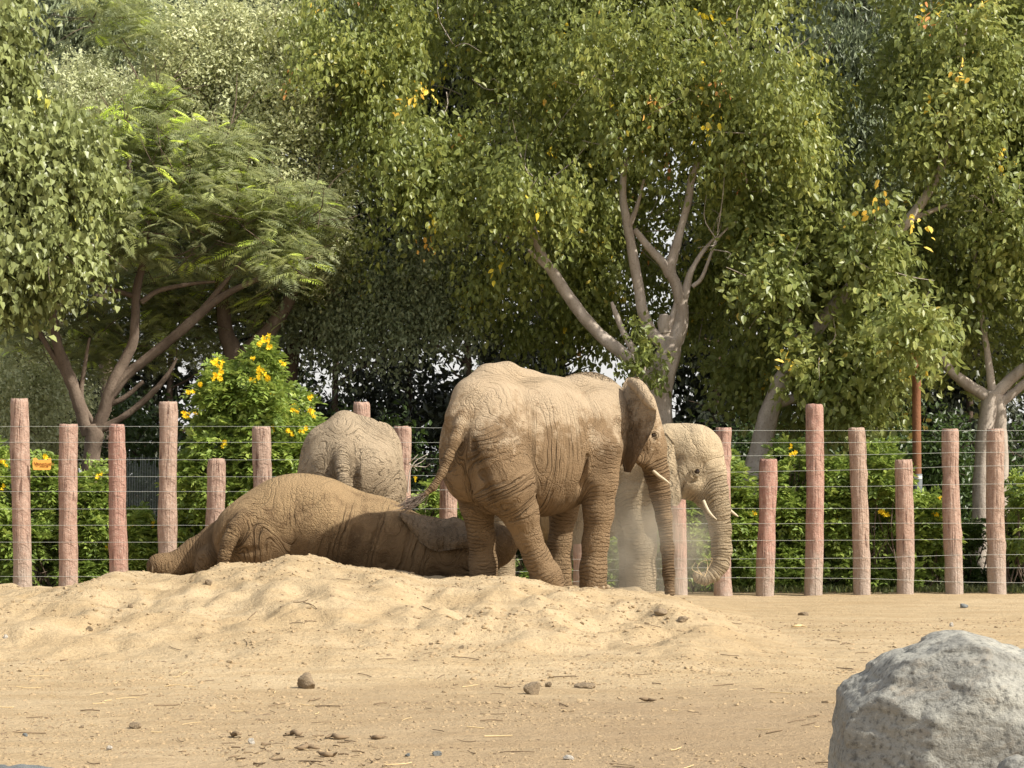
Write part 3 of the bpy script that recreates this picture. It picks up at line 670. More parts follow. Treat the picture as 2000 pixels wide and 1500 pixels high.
for k, (px, top, lean, wd) in enumerate(posts):
    Y = YF(px); sx = Y/F_PX; r = wd*.5*sx; g_ = np.random.default_rng(100+k)
    zt = CAMH-(top-HOR)*sx; zb = -.35; n, sd = 66, 22
    zz = np.linspace(zb, zt, n); a = np.arange(sd)*2*math.pi/sd
    cx = (px-1000)*sx; tt = (zz-zb)/(zt-zb)
    lx = lean*2.2*sx*(tt-.5)*2.0+.02*np.sin(zz*1.3+k)*.8; ly = .012*np.sin(zz*1.7+k*2)
    rr = r*(1.0+.05*(1-tt))[:, None]*np.ones((1, sd))
    V = np.stack([cx+lx[:, None]+rr*np.cos(a), Y+ly[:, None]+rr*np.sin(a), zz[:, None]*np.ones((1, sd))], -1)
    d = np.stack([np.cos(a), np.sin(a), 0*a], -1)[None]
    P = V*np.array([7, 7, 1.1]); nn = fbm(P+k*9, 3, 61)-.5
    lump = fbm(V*np.array([2.5, 2.5, 1.8])+k*5, 2, 71)-.5
    crack = np.clip(1-np.abs(fbm(V*np.array([11, 11, .8])+k*3, 2, 81)-.5)*16, 0, 1)
    off = .020*nn+.035*lump-.014*crack
    for q in range(g_.integers(1, 4)):                    # knots
        kz = g_.uniform(.3, zt-.15); ka = g_.uniform(math.pi, 2*math.pi)
        dd = ((zz[:, None]-kz)/.06)**2+((np.angle(np.exp(1j*(a-ka)))*r)/.05)**2
        off = off+.022*np.exp(-dd)-.016*np.exp(-dd*5)
    edge = np.clip((tt-.993)/.007, 0, 1)[:, None]
    V = V+d*off[..., None]; V[-1, :, 2] += .012*g_.uniform(-1, 1, sd); V[-1] = V[-1]*.93+V[-1].mean(0)*.07
    V = np.vstack([V.reshape(-1, 3), [[V[-1, :, 0].mean(), V[-1, :, 1].mean(), zt+.004]]])
    i = np.arange(n-1)[:, None]*sd; j = np.arange(sd)[None]
    F = np.stack([i+j, i+(j+1) % sd, i+sd+(j+1) % sd, i+sd+j], -1).reshape(-1, 4)
    b_ = (n-1)*sd; F3 = np.array([[b_+q, b_+(q+1) % sd, len(V)-1] for q in range(sd)])
    kind = 'tall' if top < 800 else ('short' if top > 880 else 'middle height')
    part('post', mesh_np('post', V, [F, F3], M['post'], True, {'hz': np.clip(V[:, 2]-.02-.5*(g_.random()-.5), -1, 3), 'pt': np.full(len(V), g_.random())}), rf, label=kind+' reddish log post, weathered pale at the foot')
wires = [([833, 833, 841, 841, 841, 841]), ([864, 864, 865, 864, 862, 860]), ([898, 898, 891, 888, 884, 882]), ([931, 931, 923, 917, 911, 908]), ([960, 960, 951, 950, 946, 944]),
         ([994, 994, 993, 993, 993, 992]), ([1026, 1026, 1023, 1022, 1022, 1022]), ([1059, 1059, 1056, 1055, 1053, 1052]), ([1093, 1093, 1092, 1090, 1084, 1082]), ([1126, 1126, 1108, 1110, 1109, 1109]), ([1150, 1150, 1128, 1130, 1137, 1139])]
wpx = [-80, 600, 1400, 1700, 1870, 2120]
for wy in wires:
    pts = []
    for px in range(-80, 2130, 46):
        Y = YF(px)-.145; y = np.interp(px, wpx, wy)+random.uniform(-.2, .2); pts.append(W(px, y, Y))
    part('wire', tubes_mesh('wire', [dict(pts=pts, rad=[.0024]*len(pts), n=len(pts), sides=5, cap=False)], M['wire']), rf)

# orange sign plate hung on the wires
Ys = YF(81)-.165
def sg(u, v): return W(56+u/2000*52, 886+v/1500*39, Ys)
out = [(330, 1130), (380, 1225), (1600, 1225), (1660, 1130), (1690, 700), (1680, 420), (1640, 310), (1500, 320), (1440, 470), (660, 480), (610, 340), (540, 310), (400, 315), (320, 430), (280, 760)]
rs = thing('sign_plate', 'small orange notched sign plate with brown print hung between the first two log posts', 'sign', sg(1000, 1225))
fr = np.array([sg(*p) for p in out]); bk = fr+np.array([0, .012, 0]); n = len(out)
me = bpy.data.meshes.new('plate'); me.from_pydata([tuple(v) for v in np.vstack([fr, bk])], [], [tuple(range(n))[::-1], tuple(range(n, 2*n))]+[(i, (i+1) % n, (i+1) % n+n, i+n) for i in range(n)]); me.materials.append(M['orange'])
part('plate', me, rs)
def text_mesh(s, size, loc, mat, root, name='lettering'):
    cu = bpy.data.curves.new('t', 'FONT'); cu.body = s; cu.size = size; cu.extrude = .001; cu.align_x = 'CENTER'; cu.align_y = 'CENTER'
    ob = bpy.data.objects.new('t', cu); col.objects.link(ob); ob.rotation_euler = (R(90), 0, 0); ob.location = loc
    bpy.context.view_layer.update(); dg = bpy.context.evaluated_depsgraph_get()
    m = bpy.data.meshes.new_from_object(ob.evaluated_get(dg)); m.transform(ob.matrix_world); m.materials.clear(); m.materials.append(mat)
    bpy.data.objects.remove(ob); bpy.data.curves.remove(cu)
    return part(name, m, root)
fy = np.array([0, -.004, 0])
text_mesh('Venezuela', .068, sg(1170, 770)+fy, M['brownp'], rs)
text_mesh('AFRICA', .03, sg(1110, 970)+fy, M['brownp'], rs)
def disc(c, rx, rz, mat, root, name):
    a = np.arange(16)*2*math.pi/16; V = np.stack([c[0]+rx*np.cos(a), np.full(16, c[1]), c[2]+rz*np.sin(a)], -1); V = np.vstack([V, V+np.array([0, .003, 0])])
    me = bpy.data.meshes.new(name); me.from_pydata([tuple(v) for v in V], [], [tuple(range(16))]+[(i, (i+1) % 16, (i+1) % 16+16, i+16) for i in range(16)]); me.materials.append(mat)
    return part(name, me, root)
disc(sg(640, 760)+fy, .018, .014, M['brownp'], rs, 'emblem'); disc(sg(1420, 975)+fy, .013, .012, M['brownp'], rs, 'emblem')
u = np.linspace(0, 1, 20); arc = [sg(430+260*t_-90*math.sin(t_*3.1), 600+380*t_)+fy for t_ in u]
part('emblem', tubes_mesh('emblem', [dict(pts=arc, rad=[.0018]*20, n=20, sides=4, cap=False)], M['brownp']), rs)

# ------------------------------------------------------------------ foliage machinery
LEAF4 = (np.array([(0, 0, 0), (.24, .45, .07), (0, 1, 0), (-.24, .45, .07)]), np.array([(0, 1, 2), (0, 2, 3)]))
NARROW = (np.array([(0, 0, 0), (.12, .4, .03), (0, 1, -.05), (-.12, .4, .03)]), np.array([(0, 1, 2), (0, 2, 3)]))
BROAD = (np.array([(0, 0, 0), (.27, .22, .07), (.25, .62, .07), (0, 1, -.04), (-.25, .62, .07), (-.27, .22, .07)]), np.array([(0, 1, 2, 3), (0, 3, 4, 5)]))
HEART = (np.array([(0, .08, 0), (.34, .12, .07), (.30, .5, .06), (0, 1.05, -.05), (-.30, .5, .06), (-.34, .12, .07)]), np.array([(0, 1, 2, 3), (0, 3, 4, 5)]))
def leaf_arrays(O, T, N, S, tint, tm):
    tv, tf = tm; B = nrm(np.cross(T, N)); N = np.cross(B, T); n = len(O); k = len(tv)
    V = O[:, None]+S[:, None, None]*(tv[None, :, 0:1]*B[:, None]+tv[None, :, 1:2]*T[:, None]+tv[None, :, 2:3]*N[:, None])
    F = (np.arange(n)[:, None, None]*k+tf[None]).reshape(-1, tf.shape[1])
    return V.reshape(-1, 3), F, np.repeat(tint, k)
def sprays(lobes, nsp, per, leaf, g, droop=.5, L=.45, wid=.12, gap=.42, gsc=.9, hang=.6, shell=.55, up=.5, tmin=0, tmax=1, cl=8, ts=.17, ypr=.012):
    """lobes: (centre xyz, radii xyz). returns O,T,N,S,tint"""
    vol = np.array([l[1][0]*l[1][2] for l in lobes]); pr = vol/vol.sum()
    nsp0 = nsp; nsp = max(4, nsp//cl); li = g.choice(len(lobes), nsp, p=pr)
    Cn = np.array([l[0] for l in lobes])[li]; Rd = np.array([l[1] for l in lobes])[li]
    u = nrm(g.normal(size=(nsp, 3))); rad = g.uniform(shell, 1.0, nsp)[:, None]
    u[:, 1] = np.where(g.random(nsp) < .35, -np.abs(u[:, 1]), u[:, 1]); 
    Q = Cn+u*Rd*rad*(.82+.36*fbm(u*2.2+li[:, None]*7.1, 2, 13)[:, None])
    keep = fbm(Q*gsc, 2, 29) > gap; Q, u = Q[keep], u[keep]
    rp_ = int(math.ceil(nsp0/max(1, len(Q)))); tz = g.uniform(.7, 1.4, len(Q)); tt0 = g.random(len(Q)); Q = np.repeat(Q, rp_, 0)+g.normal(size=(len(Q)*rp_, 3))*ts*np.repeat(tz, rp_)[:, None]*np.array([1, 1, 1.25])
    u = nrm(np.repeat(u, rp_, 0)+g.normal(size=Q.shape)*.35); tt0 = np.repeat(tt0, rp_); n = len(Q)
    ax = nrm(u*.7+g.normal(size=(n, 3))*.45+np.array([0, 0, -droop]))
    s = (np.arange(per)+.5)/per
    Lr = L*g.uniform(.6, 1.3, n)[:, None, None]
    P = Q[:, None]+ax[:, None]*s[None, :, None]*Lr
    P[..., 2] -= droop*.35*(s[None]**2)*Lr[..., 0]
    P = P+g.normal(size=P.shape)*wid
    T = nrm(ax[:, None]*.45+g.normal(size=P.shape)*.55+np.array([0, 0, -hang]))
    N = nrm(u[:, None]*.6+np.array([0, 0, up])+g.normal(size=P.shape)*.55)
    st = np.clip(tt0[:, None]*.35+g.random(n)[:, None]*.25+g.random((n, per))*.40, 0, 1)
    st = np.where((g.random(n) < ypr)[:, None], g.uniform(.955, 1.0, (n, 1))*np.ones((1, per)), st)
    S = leaf*g.uniform(.45, 1.3, (n, per))
    return P.reshape(-1, 3), T.reshape(-1, 3), N.reshape(-1, 3), S.ravel(), (tmin+(tmax-tmin)*st).ravel()
def lobe(px, py, Y, rx, ry, rd): 
    s_ = Y/F_PX; return (W(px, py, Y), np.array([rx*s_, rd, ry*s_]))
_pc = {}
def leaf_parts(root, arr, tm, mat, n):
    """the n leaves that show largest become parts of their own; the rest is returned"""
    O, T, N, S, tint = arr
    px = 1000+O[:, 0]/O[:, 1]*F_PX; py = HOR-(O[:, 2]-CAMH)/O[:, 1]*F_PX
    sc_ = S/O[:, 1]*((px > 0) & (px < 2000) & (py > 0) & (py < 1150)); 
    back = np.quantile(O[:, 1], .22); sc_ = sc_*(O[:, 1] < back)
    idx = np.argsort(-sc_)[:n]; idx = idx[sc_[idx] > 0]
    keep = np.ones(len(O), bool); keep[idx] = False
    key = (mat.name, id(tm[0]))
    if key not in _pc:
        ms = []
        for q in range(6):
            v, f = tm; ms.append(mesh_np('leaf', v, f, mat, True, {'tint': np.full(len(v), (q+.5)/6)}))
        _pc[key] = ms
    B = nrm(np.cross(T, N)); NN = np.cross(B, T); base = Vector(root.location)
    for i in idx:
        o = bpy.data.objects.new('leaf', _pc[key][min(5, int(tint[i]*6))]); col.objects.link(o); o.parent = root
        m = Matrix(((B[i, 0]*S[i], T[i, 0]*S[i], NN[i, 0]*S[i], O[i, 0]-base.x), (B[i, 1]*S[i], T[i, 1]*S[i], NN[i, 1]*S[i], O[i, 1]-base.y), (B[i, 2]*S[i], T[i, 2]*S[i], NN[i, 2]*S[i], O[i, 2]-base.z), (0, 0, 0, 1)))
        o.matrix_local = m
    return tuple(a[keep] for a in arr)
def limbs_mesh(name, limbs, Y, mat, sides=10, rough=.35):
    """limbs: lists of (px,py,width_px[,dY])"""
    sp = []
    for l in limbs:
        pts = [W(p[0], p[1], Y+(p[3] if len(p) > 3 else 0)) for p in l]; rad = [max(.004, p[2]*.5*Y/F_PX) for p in l]
        sp.append(dict(pts=pts, rad=rad, n=max(8, len(l)*6), sides=sides, rough=rough, seed=len(sp)+3))
    return tubes_mesh(name, sp, mat)
def twigs(lobes, g, n, r=.009, L=1.0):
    sp = []
    for i in range(n):
        c, rd_ = lobes[g.integers(len(lobes))]; u = nrm(g.normal(size=3)); a = c+u*rd_*g.uniform(.1, .5); d = nrm(u+g.normal(size=3)*.5+np.array([0, 0, .2]))
        b = a+d*L*g.uniform(.4, 1.1); m = (a+b)/2+g.normal(size=3)*.08*L
        rr = r*g.uniform(.5, 1.5); sp.append(dict(pts=[a, m, b], rad=[rr, rr*.7, rr*.25], n=6, sides=4, cap=False))
    return sp
def tree(name, label, base, limbs, Y, lobes, bark, leafm, tm, nsp, per, leaf, seed, group=None, nparts=0, ntw=60, twig_r=.010, cat='tree', **kw):
    g = np.random.default_rng(seed)
    root = thing(name, label, cat, W(base[0], base[1], Y), group)
    if limbs:
        part('trunk', limbs_mesh('trunk', limbs[:1], Y, bark), root)
        for l in limbs[1:]: part('branch', limbs_mesh('branch', [l], Y, bark), root)
    LB = [lobe(*l) for l in lobes]
    if ntw: part('twigs', tubes_mesh('twigs', twigs(LB, g, ntw, twig_r), bark), root, kind='stuff')
    arr = sprays(LB, nsp, per, leaf, g, **kw)
    if nparts: arr = leaf_parts(root, arr, tm, leafm, nparts)
    V, F, ti = leaf_arrays(*arr, tm)
    part('foliage', mesh_np('foliage', V, F, leafm, False, {'tint': ti}), root, kind='stuff')
    return root
gy = 1165
# --- central fig ------------------------------------------------------------------
c1 = [(1300, 1190, 66), (1296, 1000, 62), (1290, 880, 60), (1282, 800, 58), (1290, 740, 56), (1306, 690, 48), (1312, 660, 40)]
L1 = [c1,
      [(1278, 770, 40), (1255, 728, 30), (1215, 690, 26), (1170, 652, 25), (1135, 612, 24), (1108, 575, 23), (1085, 540, 21), (1062, 505, 19), (1042, 455, 15), (1030, 400, 9)],
      [(1070, 525, 12), (1050, 505, 10), (1032, 488, 6)],
      [(1308, 690, 34), (1290, 666, 28), (1270, 645, 24), (1256, 610, 22), (1248, 565, 21), (1240, 520, 20), (1231, 470, 19), (1224, 430, 18), (1217, 390, 15), (1218, 340, 12), (1226, 300, 8)],
      [(1229, 440, 13), (1240, 415, 10), (1248, 390, 7), (1258, 350, 5)],
      [(1312, 680, 34), (1328, 640, 30), (1331, 600, 26), (1322, 560, 22), (1309, 530, 22), (1318, 490, 20), (1332, 440, 15), (1345, 390, 15), (1352, 345, 15), (1370, 305, 14), (1385, 270, 11), (1392, 225, 7)],
      [(1309, 540, 20), (1296, 515, 19), (1275, 492, 16), (1256, 470, 15), (1240, 448, 12)],
      [(1326, 610, 20), (1338, 575, 17), (1346, 540, 13), (1358, 515, 10), (1374, 490, 8), (1395, 465, 5)],
      [(1298, 660, 22), (1312, 625, 16), (1322, 590, 12), (1326, 560, 8)],
      [(1300, 650, 26), (1298, 630, 26), (1300, 616, 25)],
      [(1250, 712, 14), (1235, 680, 15), (1218, 650, 12), (1204, 616, 11), (1195, 590, 6)],
      [(1352, 560, 9), (1372, 540, 8), (1400, 470, 5), (1440, 430, 4)]]
K1 = [(690, 60, 37, 130, 150, 1.8), (655, 130, 36, 90, 110, 1.4), (770, 240, 36.3, 140, 130, 1.6), (720, 380, 37.2, 100, 120, 1.5), (820, 420, 36.4, 130, 120, 1.5), (900, 140, 37, 170, 160, 1.8),
      (950, 330, 36.6, 130, 120, 1.5), (960, 480, 36.6, 120, 90, 1.3), (1090, 90, 37.4, 170, 150, 1.8), (1130, 240, 38.4, 110, 130, 1.2), (1070, 420, 37.6, 110, 90, 1.2), (1140, 560, 38, 110, 85, 1.2), (1060, 610, 38.2, 90, 60, 1.0),
      (1290, 110, 35.2, 180, 140, 1.8), (1350, 190, 35.4, 140, 80, 1.2), (1470, 120, 35.0, 150, 140, 1.8), (1500, 260, 34.8, 110, 110, 1.3), (1040, 370, 34.6, 90, 80, .7), (1230, 230, 34.7, 90, 60, .6), (1460, 370, 34.8, 70, 60, .6), (1400, 470, 34.7, 60, 50, .5), (1180, 150, 35.2, 130, 120, 1.3), (1430, 380, 37.6, 110, 90, 1.2), (1290, 400, 38.4, 110, 110, 1.0), (1370, 560, 38.8, 110, 90, 1.2), (1560, 170, 37, 80, 110, 1.2), (850, 545, 37.8, 70, 60, 1.0),
      (950, -120, 38, 200, 120, 2.0), (1200, -170, 38, 210, 150, 2.4), (1450, -140, 38, 180, 150, 2.2), (1080, 0, 40, 400, 200, 2.0), (1240, 560, 39, 120, 90, 1.0), (1230, 430, 38, 110, 90, .9), (1340, 430, 38, 100, 100, .9), (1280, 500, 38.6, 110, 120, .7), (1280, 400, 38.4, 90, 100, .6), (1180, 600, 38.4, 110, 60, .9), (1390, 600, 38.2, 90, 60, .9), (1120, 330, 38, 110, 110, .9)]
t1 = tree('fig_tree', 'big central tree with pale forked trunk right behind the standing elephants, dark leaves flecked yellow', (1300, gy), L1, 35.2, K1, M['bark_pale'], M['lf_fig'], BROAD, 13500, 10, .110, 11,
          nparts=290, ntw=240, droop=.85, L=.5, wid=.075, gap=.455, gsc=1.0, hang=.8, cl=10, ts=.18, ypr=.009)
g = np.random.default_rng(5)
arr = sprays([lobe(1262, 690, 34.6, 34, 26, .3), lobe(1240, 710, 34.6, 22, 18, .25), lobe(1288, 690, 34.6, 16, 18, .2)], 60, 8, .11, g, gap=0, L=.2, wid=.06)
V, F, ti = leaf_arrays(*arr, BROAD); part('leaf_sprout', mesh_np('leaf_sprout', V, F, M['lf_fig'], False, {'tint': ti*.6}), t1, kind='stuff')
# --- leaning tree right of it -------------------------------------------------------
L2 = [[(1455, 1190, 60), (1470, 960, 52), (1482, 890, 46), (1494, 840, 40), (1508, 790, 36), (1535, 730, 34), (1578, 668, 30), (1612, 620, 26), (1650, 575, 26), (1700, 520, 26), (1745, 462, 24), (1790, 410, 20), (1830, 345, 17), (1850, 290, 14), (1868, 220, 11), (1880, 120, 7), (1890, 20, 4)],
      [(1560, 700, 20), (1545, 640, 16), (1530, 570, 12), (1510, 500, 7)], [(1775, 430, 12), (1820, 412, 9), (1850, 400, 6)], [(1508, 790, 22), (1600, 760, 16), (1680, 690, 12), (1720, 620, 7)]]
K2 = [(1495, 590, 36.4, 80, 80, 1.0), (1570, 510, 35.7, 90, 65, 1.0), (1665, 610, 36.5, 100, 90, 1.0), (1560, 720, 36.6, 110, 80, 1.1), (1680, 730, 36.2, 110, 70, 1.2), (1730, 620, 36, 75, 90, 1.0), (1610, 430, 36.4, 110, 60, 1.0), (1500, 490, 35.8, 70, 60, .9), (1600, 790, 36.6, 60, 30, .8), (1450, 700, 37, 45, 60, .8), (1520, 400, 37, 90, 90, 1), (1500, 560, 34.5, 60, 55, .5), (1700, 670, 34.5, 70, 50, .5), (1790, 640, 33.2, 60, 36, .5), (1690, 440, 34.4, 60, 50, .5), (1660, 760, 34.5, 60, 30, .4), (1605, 690, 34.3, 55, 45, .4), (1715, 520, 34.5, 45, 40, .4)]
t2 = tree('fig_tree', 'tree with large bright leaves and a leaning white trunk, right of the central tree', (1455, gy), L2, 35.0, K2, M['bark_pale'], M['lf_figl'], BROAD, 2900, 11, .14, 12, nparts=220, ntw=60, droop=.5, L=.45, wid=.10, gap=.44, cl=9, ypr=.012, gsc=1.3, hang=.5)
# --- far right tree -----------------------------------------------------------------
L3 = [[(1915, 1190, 44), (1918, 960, 36), (1922, 860, 34), (1932, 800, 36), (1938, 766, 34)], [(1955, 1190, 36), (1956, 950, 30), (1954, 850, 28), (1950, 800, 28), (1944, 770, 26)],
      [(1936, 780, 26), (1905, 760, 24), (1878, 742, 22), (1850, 715, 18), (1830, 670, 12)], [(1940, 775, 26), (1962, 752, 24), (1992, 726, 22), (2040, 690, 18)], [(1950, 790, 20), (1975, 770, 18), (2005, 745, 16), (2060, 700, 12)], [(1938, 766, 18), (1930, 700, 14), (1915, 600, 10), (1900, 450, 7)]]
K3 = [(1850, 50, 36.6, 130, 120, 1.6), (1950, 150, 36.2, 110, 130, 1.5), (1820, 240, 36.8, 110, 100, 1.3), (1930, 330, 36.4, 110, 110, 1.4), (1880, 450, 36.6, 110, 90, 1.3), (1965, 560, 36.2, 90, 110, 1.2), (1850, 590, 36.8, 100, 90, 1.2), (1890, 680, 36.6, 110, 45, 1.0), (1790, 670, 37, 60, 50, .9), (2070, 300, 36.5, 130, 300, 1.8), (2070, 620, 36.5, 90, 130, 1.4), (1800, 440, 38, 70, 80, 1.0), (1860, -130, 37, 180, 120, 2), (2050, -100, 37, 180, 180, 2), (1770, 130, 37.6, 70, 90, 1.0), (1860, 250, 34.7, 90, 70, .5), (1890, 110, 34.9, 100, 90, .8), (1950, 420, 34.8, 80, 80, .6)]
t3 = tree('fig_tree', 'tree at the right edge with twin trunk forking above a log post', (1935, gy), L3, 35.6, K3, M['bark_pale'], M['lf_figl'], BROAD, 6200, 11, .12, 13, nparts=290, ntw=120, droop=.6, L=.45, wid=.09, gap=.445, gsc=1.1, hang=.6, cl=10, ypr=.007)
# --- heart-leaved tree at the left edge ----------------------------------------------
L0 = [[(-190, 1190, 50), (-185, 900, 42), (-170, 700, 36), (-140, 520, 30), (-90, 380, 22), (-20, 260, 14), (60, 220, 7)], [(-150, 560, 18), (-80, 500, 14), (10, 470, 10), (90, 440, 6)], [(-170, 700, 18), (-90, 620, 14), (0, 560, 8)], [(-100, 400, 18), (-60, 250, 14), (0, 120, 8), (30, 50, 5)]]
K0 = [(60, 420, 33, 125, 100, 1.1), (130, 320, 33.4, 75, 90, .9), (30, 500, 32.8, 90, 70, 1), (10, 290, 33.3, 100, 90, 1.1), (-60, 420, 33, 150, 200, 1.4), (25, 70, 33.6, 65, 70, .9), (5, 150, 33.4, 60, 50, .8), (-90, 80, 34, 130, 150, 1.5), (120, 470, 33, 70, 70, .7), (80, 240, 34, 70, 50, .8)]
t0 = tree('poplar_tree', 'tree reaching in from the left edge with hanging pale heart shaped leaves', (-190, gy), L0, 33.4, K0, M['bark_tan'], M['lf_heart'], HEART, 2700, 12, .125, 14, nparts=290, ntw=60, droop=.8, L=.5, wid=.09, gap=.40, gsc=1.4, hang=1.1)
print('broad trees', time.time()-T0_)
# --- feathery tree --------------------------------------------------------------------
YFE = 34.9
LF = [[(176, 1190, 42), (176, 1000, 36), (178, 900, 34), (184, 850, 36), (178, 832, 34)],
      [(172, 850, 26), (158, 800, 26), (142, 752, 25), (128, 718, 24), (112, 672, 20), (104, 620, 18), (108, 560, 16), (112, 500, 11), (120, 420, 7)],
      [(140, 745, 14), (112, 705, 13), (88, 668, 11), (66, 622, 8), (50, 570, 5)],
      [(188, 846, 24), (204, 800, 26), (220, 752, 26), (240, 710, 22), (260, 668, 20), (264, 620, 17), (268, 560, 17), (280, 510, 15), (290, 440, 10), (300, 350, 6)],
      [(218, 770, 22), (248, 732, 20), (290, 698, 20), (335, 662, 20), (380, 622, 20), (420, 588, 16), (470, 560, 12), (530, 535, 9), (610, 500, 5)],
      [(395, 606, 14), (420, 575, 12), (445, 545, 8), (480, 500, 5)],
      [(196, 838, 18), (232, 820, 14), (270, 792, 13), (305, 760, 12), (330, 728, 9), (345, 700, 5)], [(215, 790, 12), (245, 775, 10), (280, 745, 8)],
      [(268, 580, 12), (240, 572, 10), (205, 560, 9), (160, 535, 8), (135, 505, 5)], [(276, 590, 12), (310, 568, 10), (370, 555, 8), (420, 550, 5)],
      [(190, 840, 12), (160, 780, 10), (165, 720, 8), (175, 660, 5)]]
rF = thing('feathery_tree', 'spreading tree with fine feathery fronds and many bare limbs behind the left log posts', 'tree', W(176, gy, YFE))
part('trunk', limbs_mesh('trunk', LF[:1], YFE, M['bark_tan']), rF)
for l in LF[1:]: part('branch', limbs_mesh('branch', [l], YFE, M['bark_tan']), rF)
KF = [(250, 260, 35.1, 150, 50, 1.4), (400, 300, 35.1, 130, 60, 1.4), (200, 34.1, 35.6, 130, 60, 1.4), (330, 380, 34.7, 170, 55, 1.5), (480, 400, 35.1, 140, 60, 1.4), (250, 460, 34.7, 150, 55, 1.4), (420, 470, 35.2, 160, 55, 1.5), (540, 490, 34.7, 90, 60, 1.2), (300, 190, 35.5, 70, 34.1, .9), (180, 530, 37.2, 110, 60, 1.2), (360, 560, 37.3, 150, 50, 1.3), (520, 590, 37.4, 90, 50, 1.0), (120, 430, 35.5, 90, 90, 1.2), (600, 420, 35.1, 70, 60, 1), (600, 530, 36.9, 70, 50, 1), (140, 290, 35.3, 80, 50, 1), (60, 620, 37, 70, 80, 1), (190, 650, 37, 90, 80, .8), (340, 640, 37.2, 110, 70, .8), (100, 540, 37.0, 80, 60, 1)]
KF = [(a, b, c, d*1.05, e*1.3, f) for a, b, c, d, e, f in KF]
g = np.random.default_rng(21); LB = [lobe(*l) for l in KF]
pr = np.array([l[1][0]*l[1][2] for l in LB]); pr /= pr.sum(); nf = 10500
li = g.choice(len(LB), nf, p=pr); Cn = np.array([l[0] for l in LB])[li]; Rd = np.array([l[1] for l in LB])[li]
u = nrm(g.normal(size=(nf, 3))); Q = Cn+u*Rd*g.uniform(.3, 1, nf)[:, None]
kp = fbm(Q*1.1, 2, 91) > .38; Q, u, li = Q[kp], u[kp], li[kp]; nf = len(Q)
az = g.uniform(0, 2*math.pi, nf); ax = nrm(np.stack([np.cos(az), np.sin(az), g.uniform(-.35, .25, nf)], -1))
Lf = g.uniform(.22, .46, nf); NP = 11; s = (np.arange(NP)+.7)/NP
ti = g.random(nf)*.86; ti[g.random(nf) < .05] = .97; hi_ = (li == 8) | (li == 0); ti = np.where(hi_ & (g.random(nf) < .12), .96, ti)
side = nrm(np.cross(ax, np.array([0, 0, 1.])+g.normal(size=(nf, 3))*.35)); upv = np.cross(side, ax)
O = Q[:, None]+ax[:, None]*(s[None, :, None]*Lf[:, None, None]); O[..., 2] -= .35*(s[None]**2)*Lf[:, None]
OO = []; TT = []; NN = []; SS = []; TI = []
for sg_ in (-1, 1):
    T = nrm(ax[:, None]*.35+sg_*side[:, None]+np.array([0, 0, -.22])+g.normal(size=O.shape)*.05)
    OO.append(O.reshape(-1, 3)); TT.append(T.reshape(-1, 3)); NN.append(np.repeat(upv, NP, 0)); SS.append((Lf[:, None]*.36*np.sin(math.pi*(.15+.8*s))[None]).ravel()); TI.append(np.repeat(ti, NP))
V, F, tt = leaf_arrays(np.concatenate(OO), np.concatenate(TT), np.concatenate(NN), np.concatenate(SS), np.concatenate(TI), NARROW)
part('fronds', mesh_np('fronds', V, F, M['lf_feather'], False, {'tint': tt}), rF, kind='stuff')
part('twigs', tubes_mesh('twigs', twigs(LB, g, 420, .011, 1.0), M['bark_tan']), rF, kind='stuff')

# --- pale willow-like trees behind --------------------------------------------------
tree('willow_tree', 'pale silvery green tree catching the sun above the feathery tree', (450, gy), [[(470, 1190, 50), (460, 900, 44), (455, 700, 38), (440, 640, 30), (430, 500, 24), (430, 300, 14), (440, 150, 7)], [(455, 720, 34), (490, 680, 32), (530, 640, 30), (575, 560, 22), (600, 420, 12)]], 36.9,
     [(400, 120, 36.9, 90, 90, .9), (500, 80, 36.9, 100, 60, .9), (560, 170, 36.6, 90, 100, .9), (450, 230, 36.5, 130, 90, 1.0), (570, 310, 36.5, 80, 110, .9), (600, 440, 36.8, 70, 90, .8), (490, 360, 36.9, 110, 80, .8), (350, 220, 37.0, 70, 80, .8)],
     M['bark_tan'], M['lf_pale'], LEAF4, 7000, 12, .085, 31, ntw=160, droop=.2, L=.4, wid=.07, gap=.44, gsc=1.0, hang=.1, cl=10, ts=.15)
tree('willow_tree', 'pale silvery green tree at the upper left behind the heart leaved one', (130, gy), [[(90, 1190, 50), (95, 800, 40), (120, 500, 26), (140, 300, 16), (150, 200, 8)]], 42,
     [(150, 190, 42, 90, 60, 1.2), (90, 260, 42, 90, 70, 1.2), (220, 200, 42, 60, 50, 1), (60, 720, 41, 90, 110, 1.4), (20, 800, 40, 90, 140, 1.2), (110, 820, 41, 80, 100, 1)], M['bark_tan'], M['lf_pale'], LEAF4, 2600, 12, .09, 32, ntw=80, droop=.2, L=.4, wid=.08, gap=.42, gsc=.8, hang=.4, tmax=.8)
tree('pepper_tree', 'loose light green tree behind and left of the central crown', (640, gy), [[(575, 1190, 50), (570, 900, 40), (565, 720, 34), (590, 665, 26), (650, 640, 20), (720, 610, 12)]], 37.8,
     [(700, 560, 37.4, 90, 60, .8), (820, 570, 37.2, 90, 55, .8), (780, 625, 37.4, 80, 40, .7), (640, 620, 37.8, 90, 50, .8), (880, 590, 37.4, 50, 45, .7), (560, 570, 38, 80, 60, .8), (850, 500, 37, 60, 60, .7)],
     M['bark_dark'], M['lf_dark'], LEAF4, 2600, 12, .09, 33, ntw=60, droop=.7, L=.5, wid=.1, gap=.42, gsc=.9, hang=.5, tmin=.25)
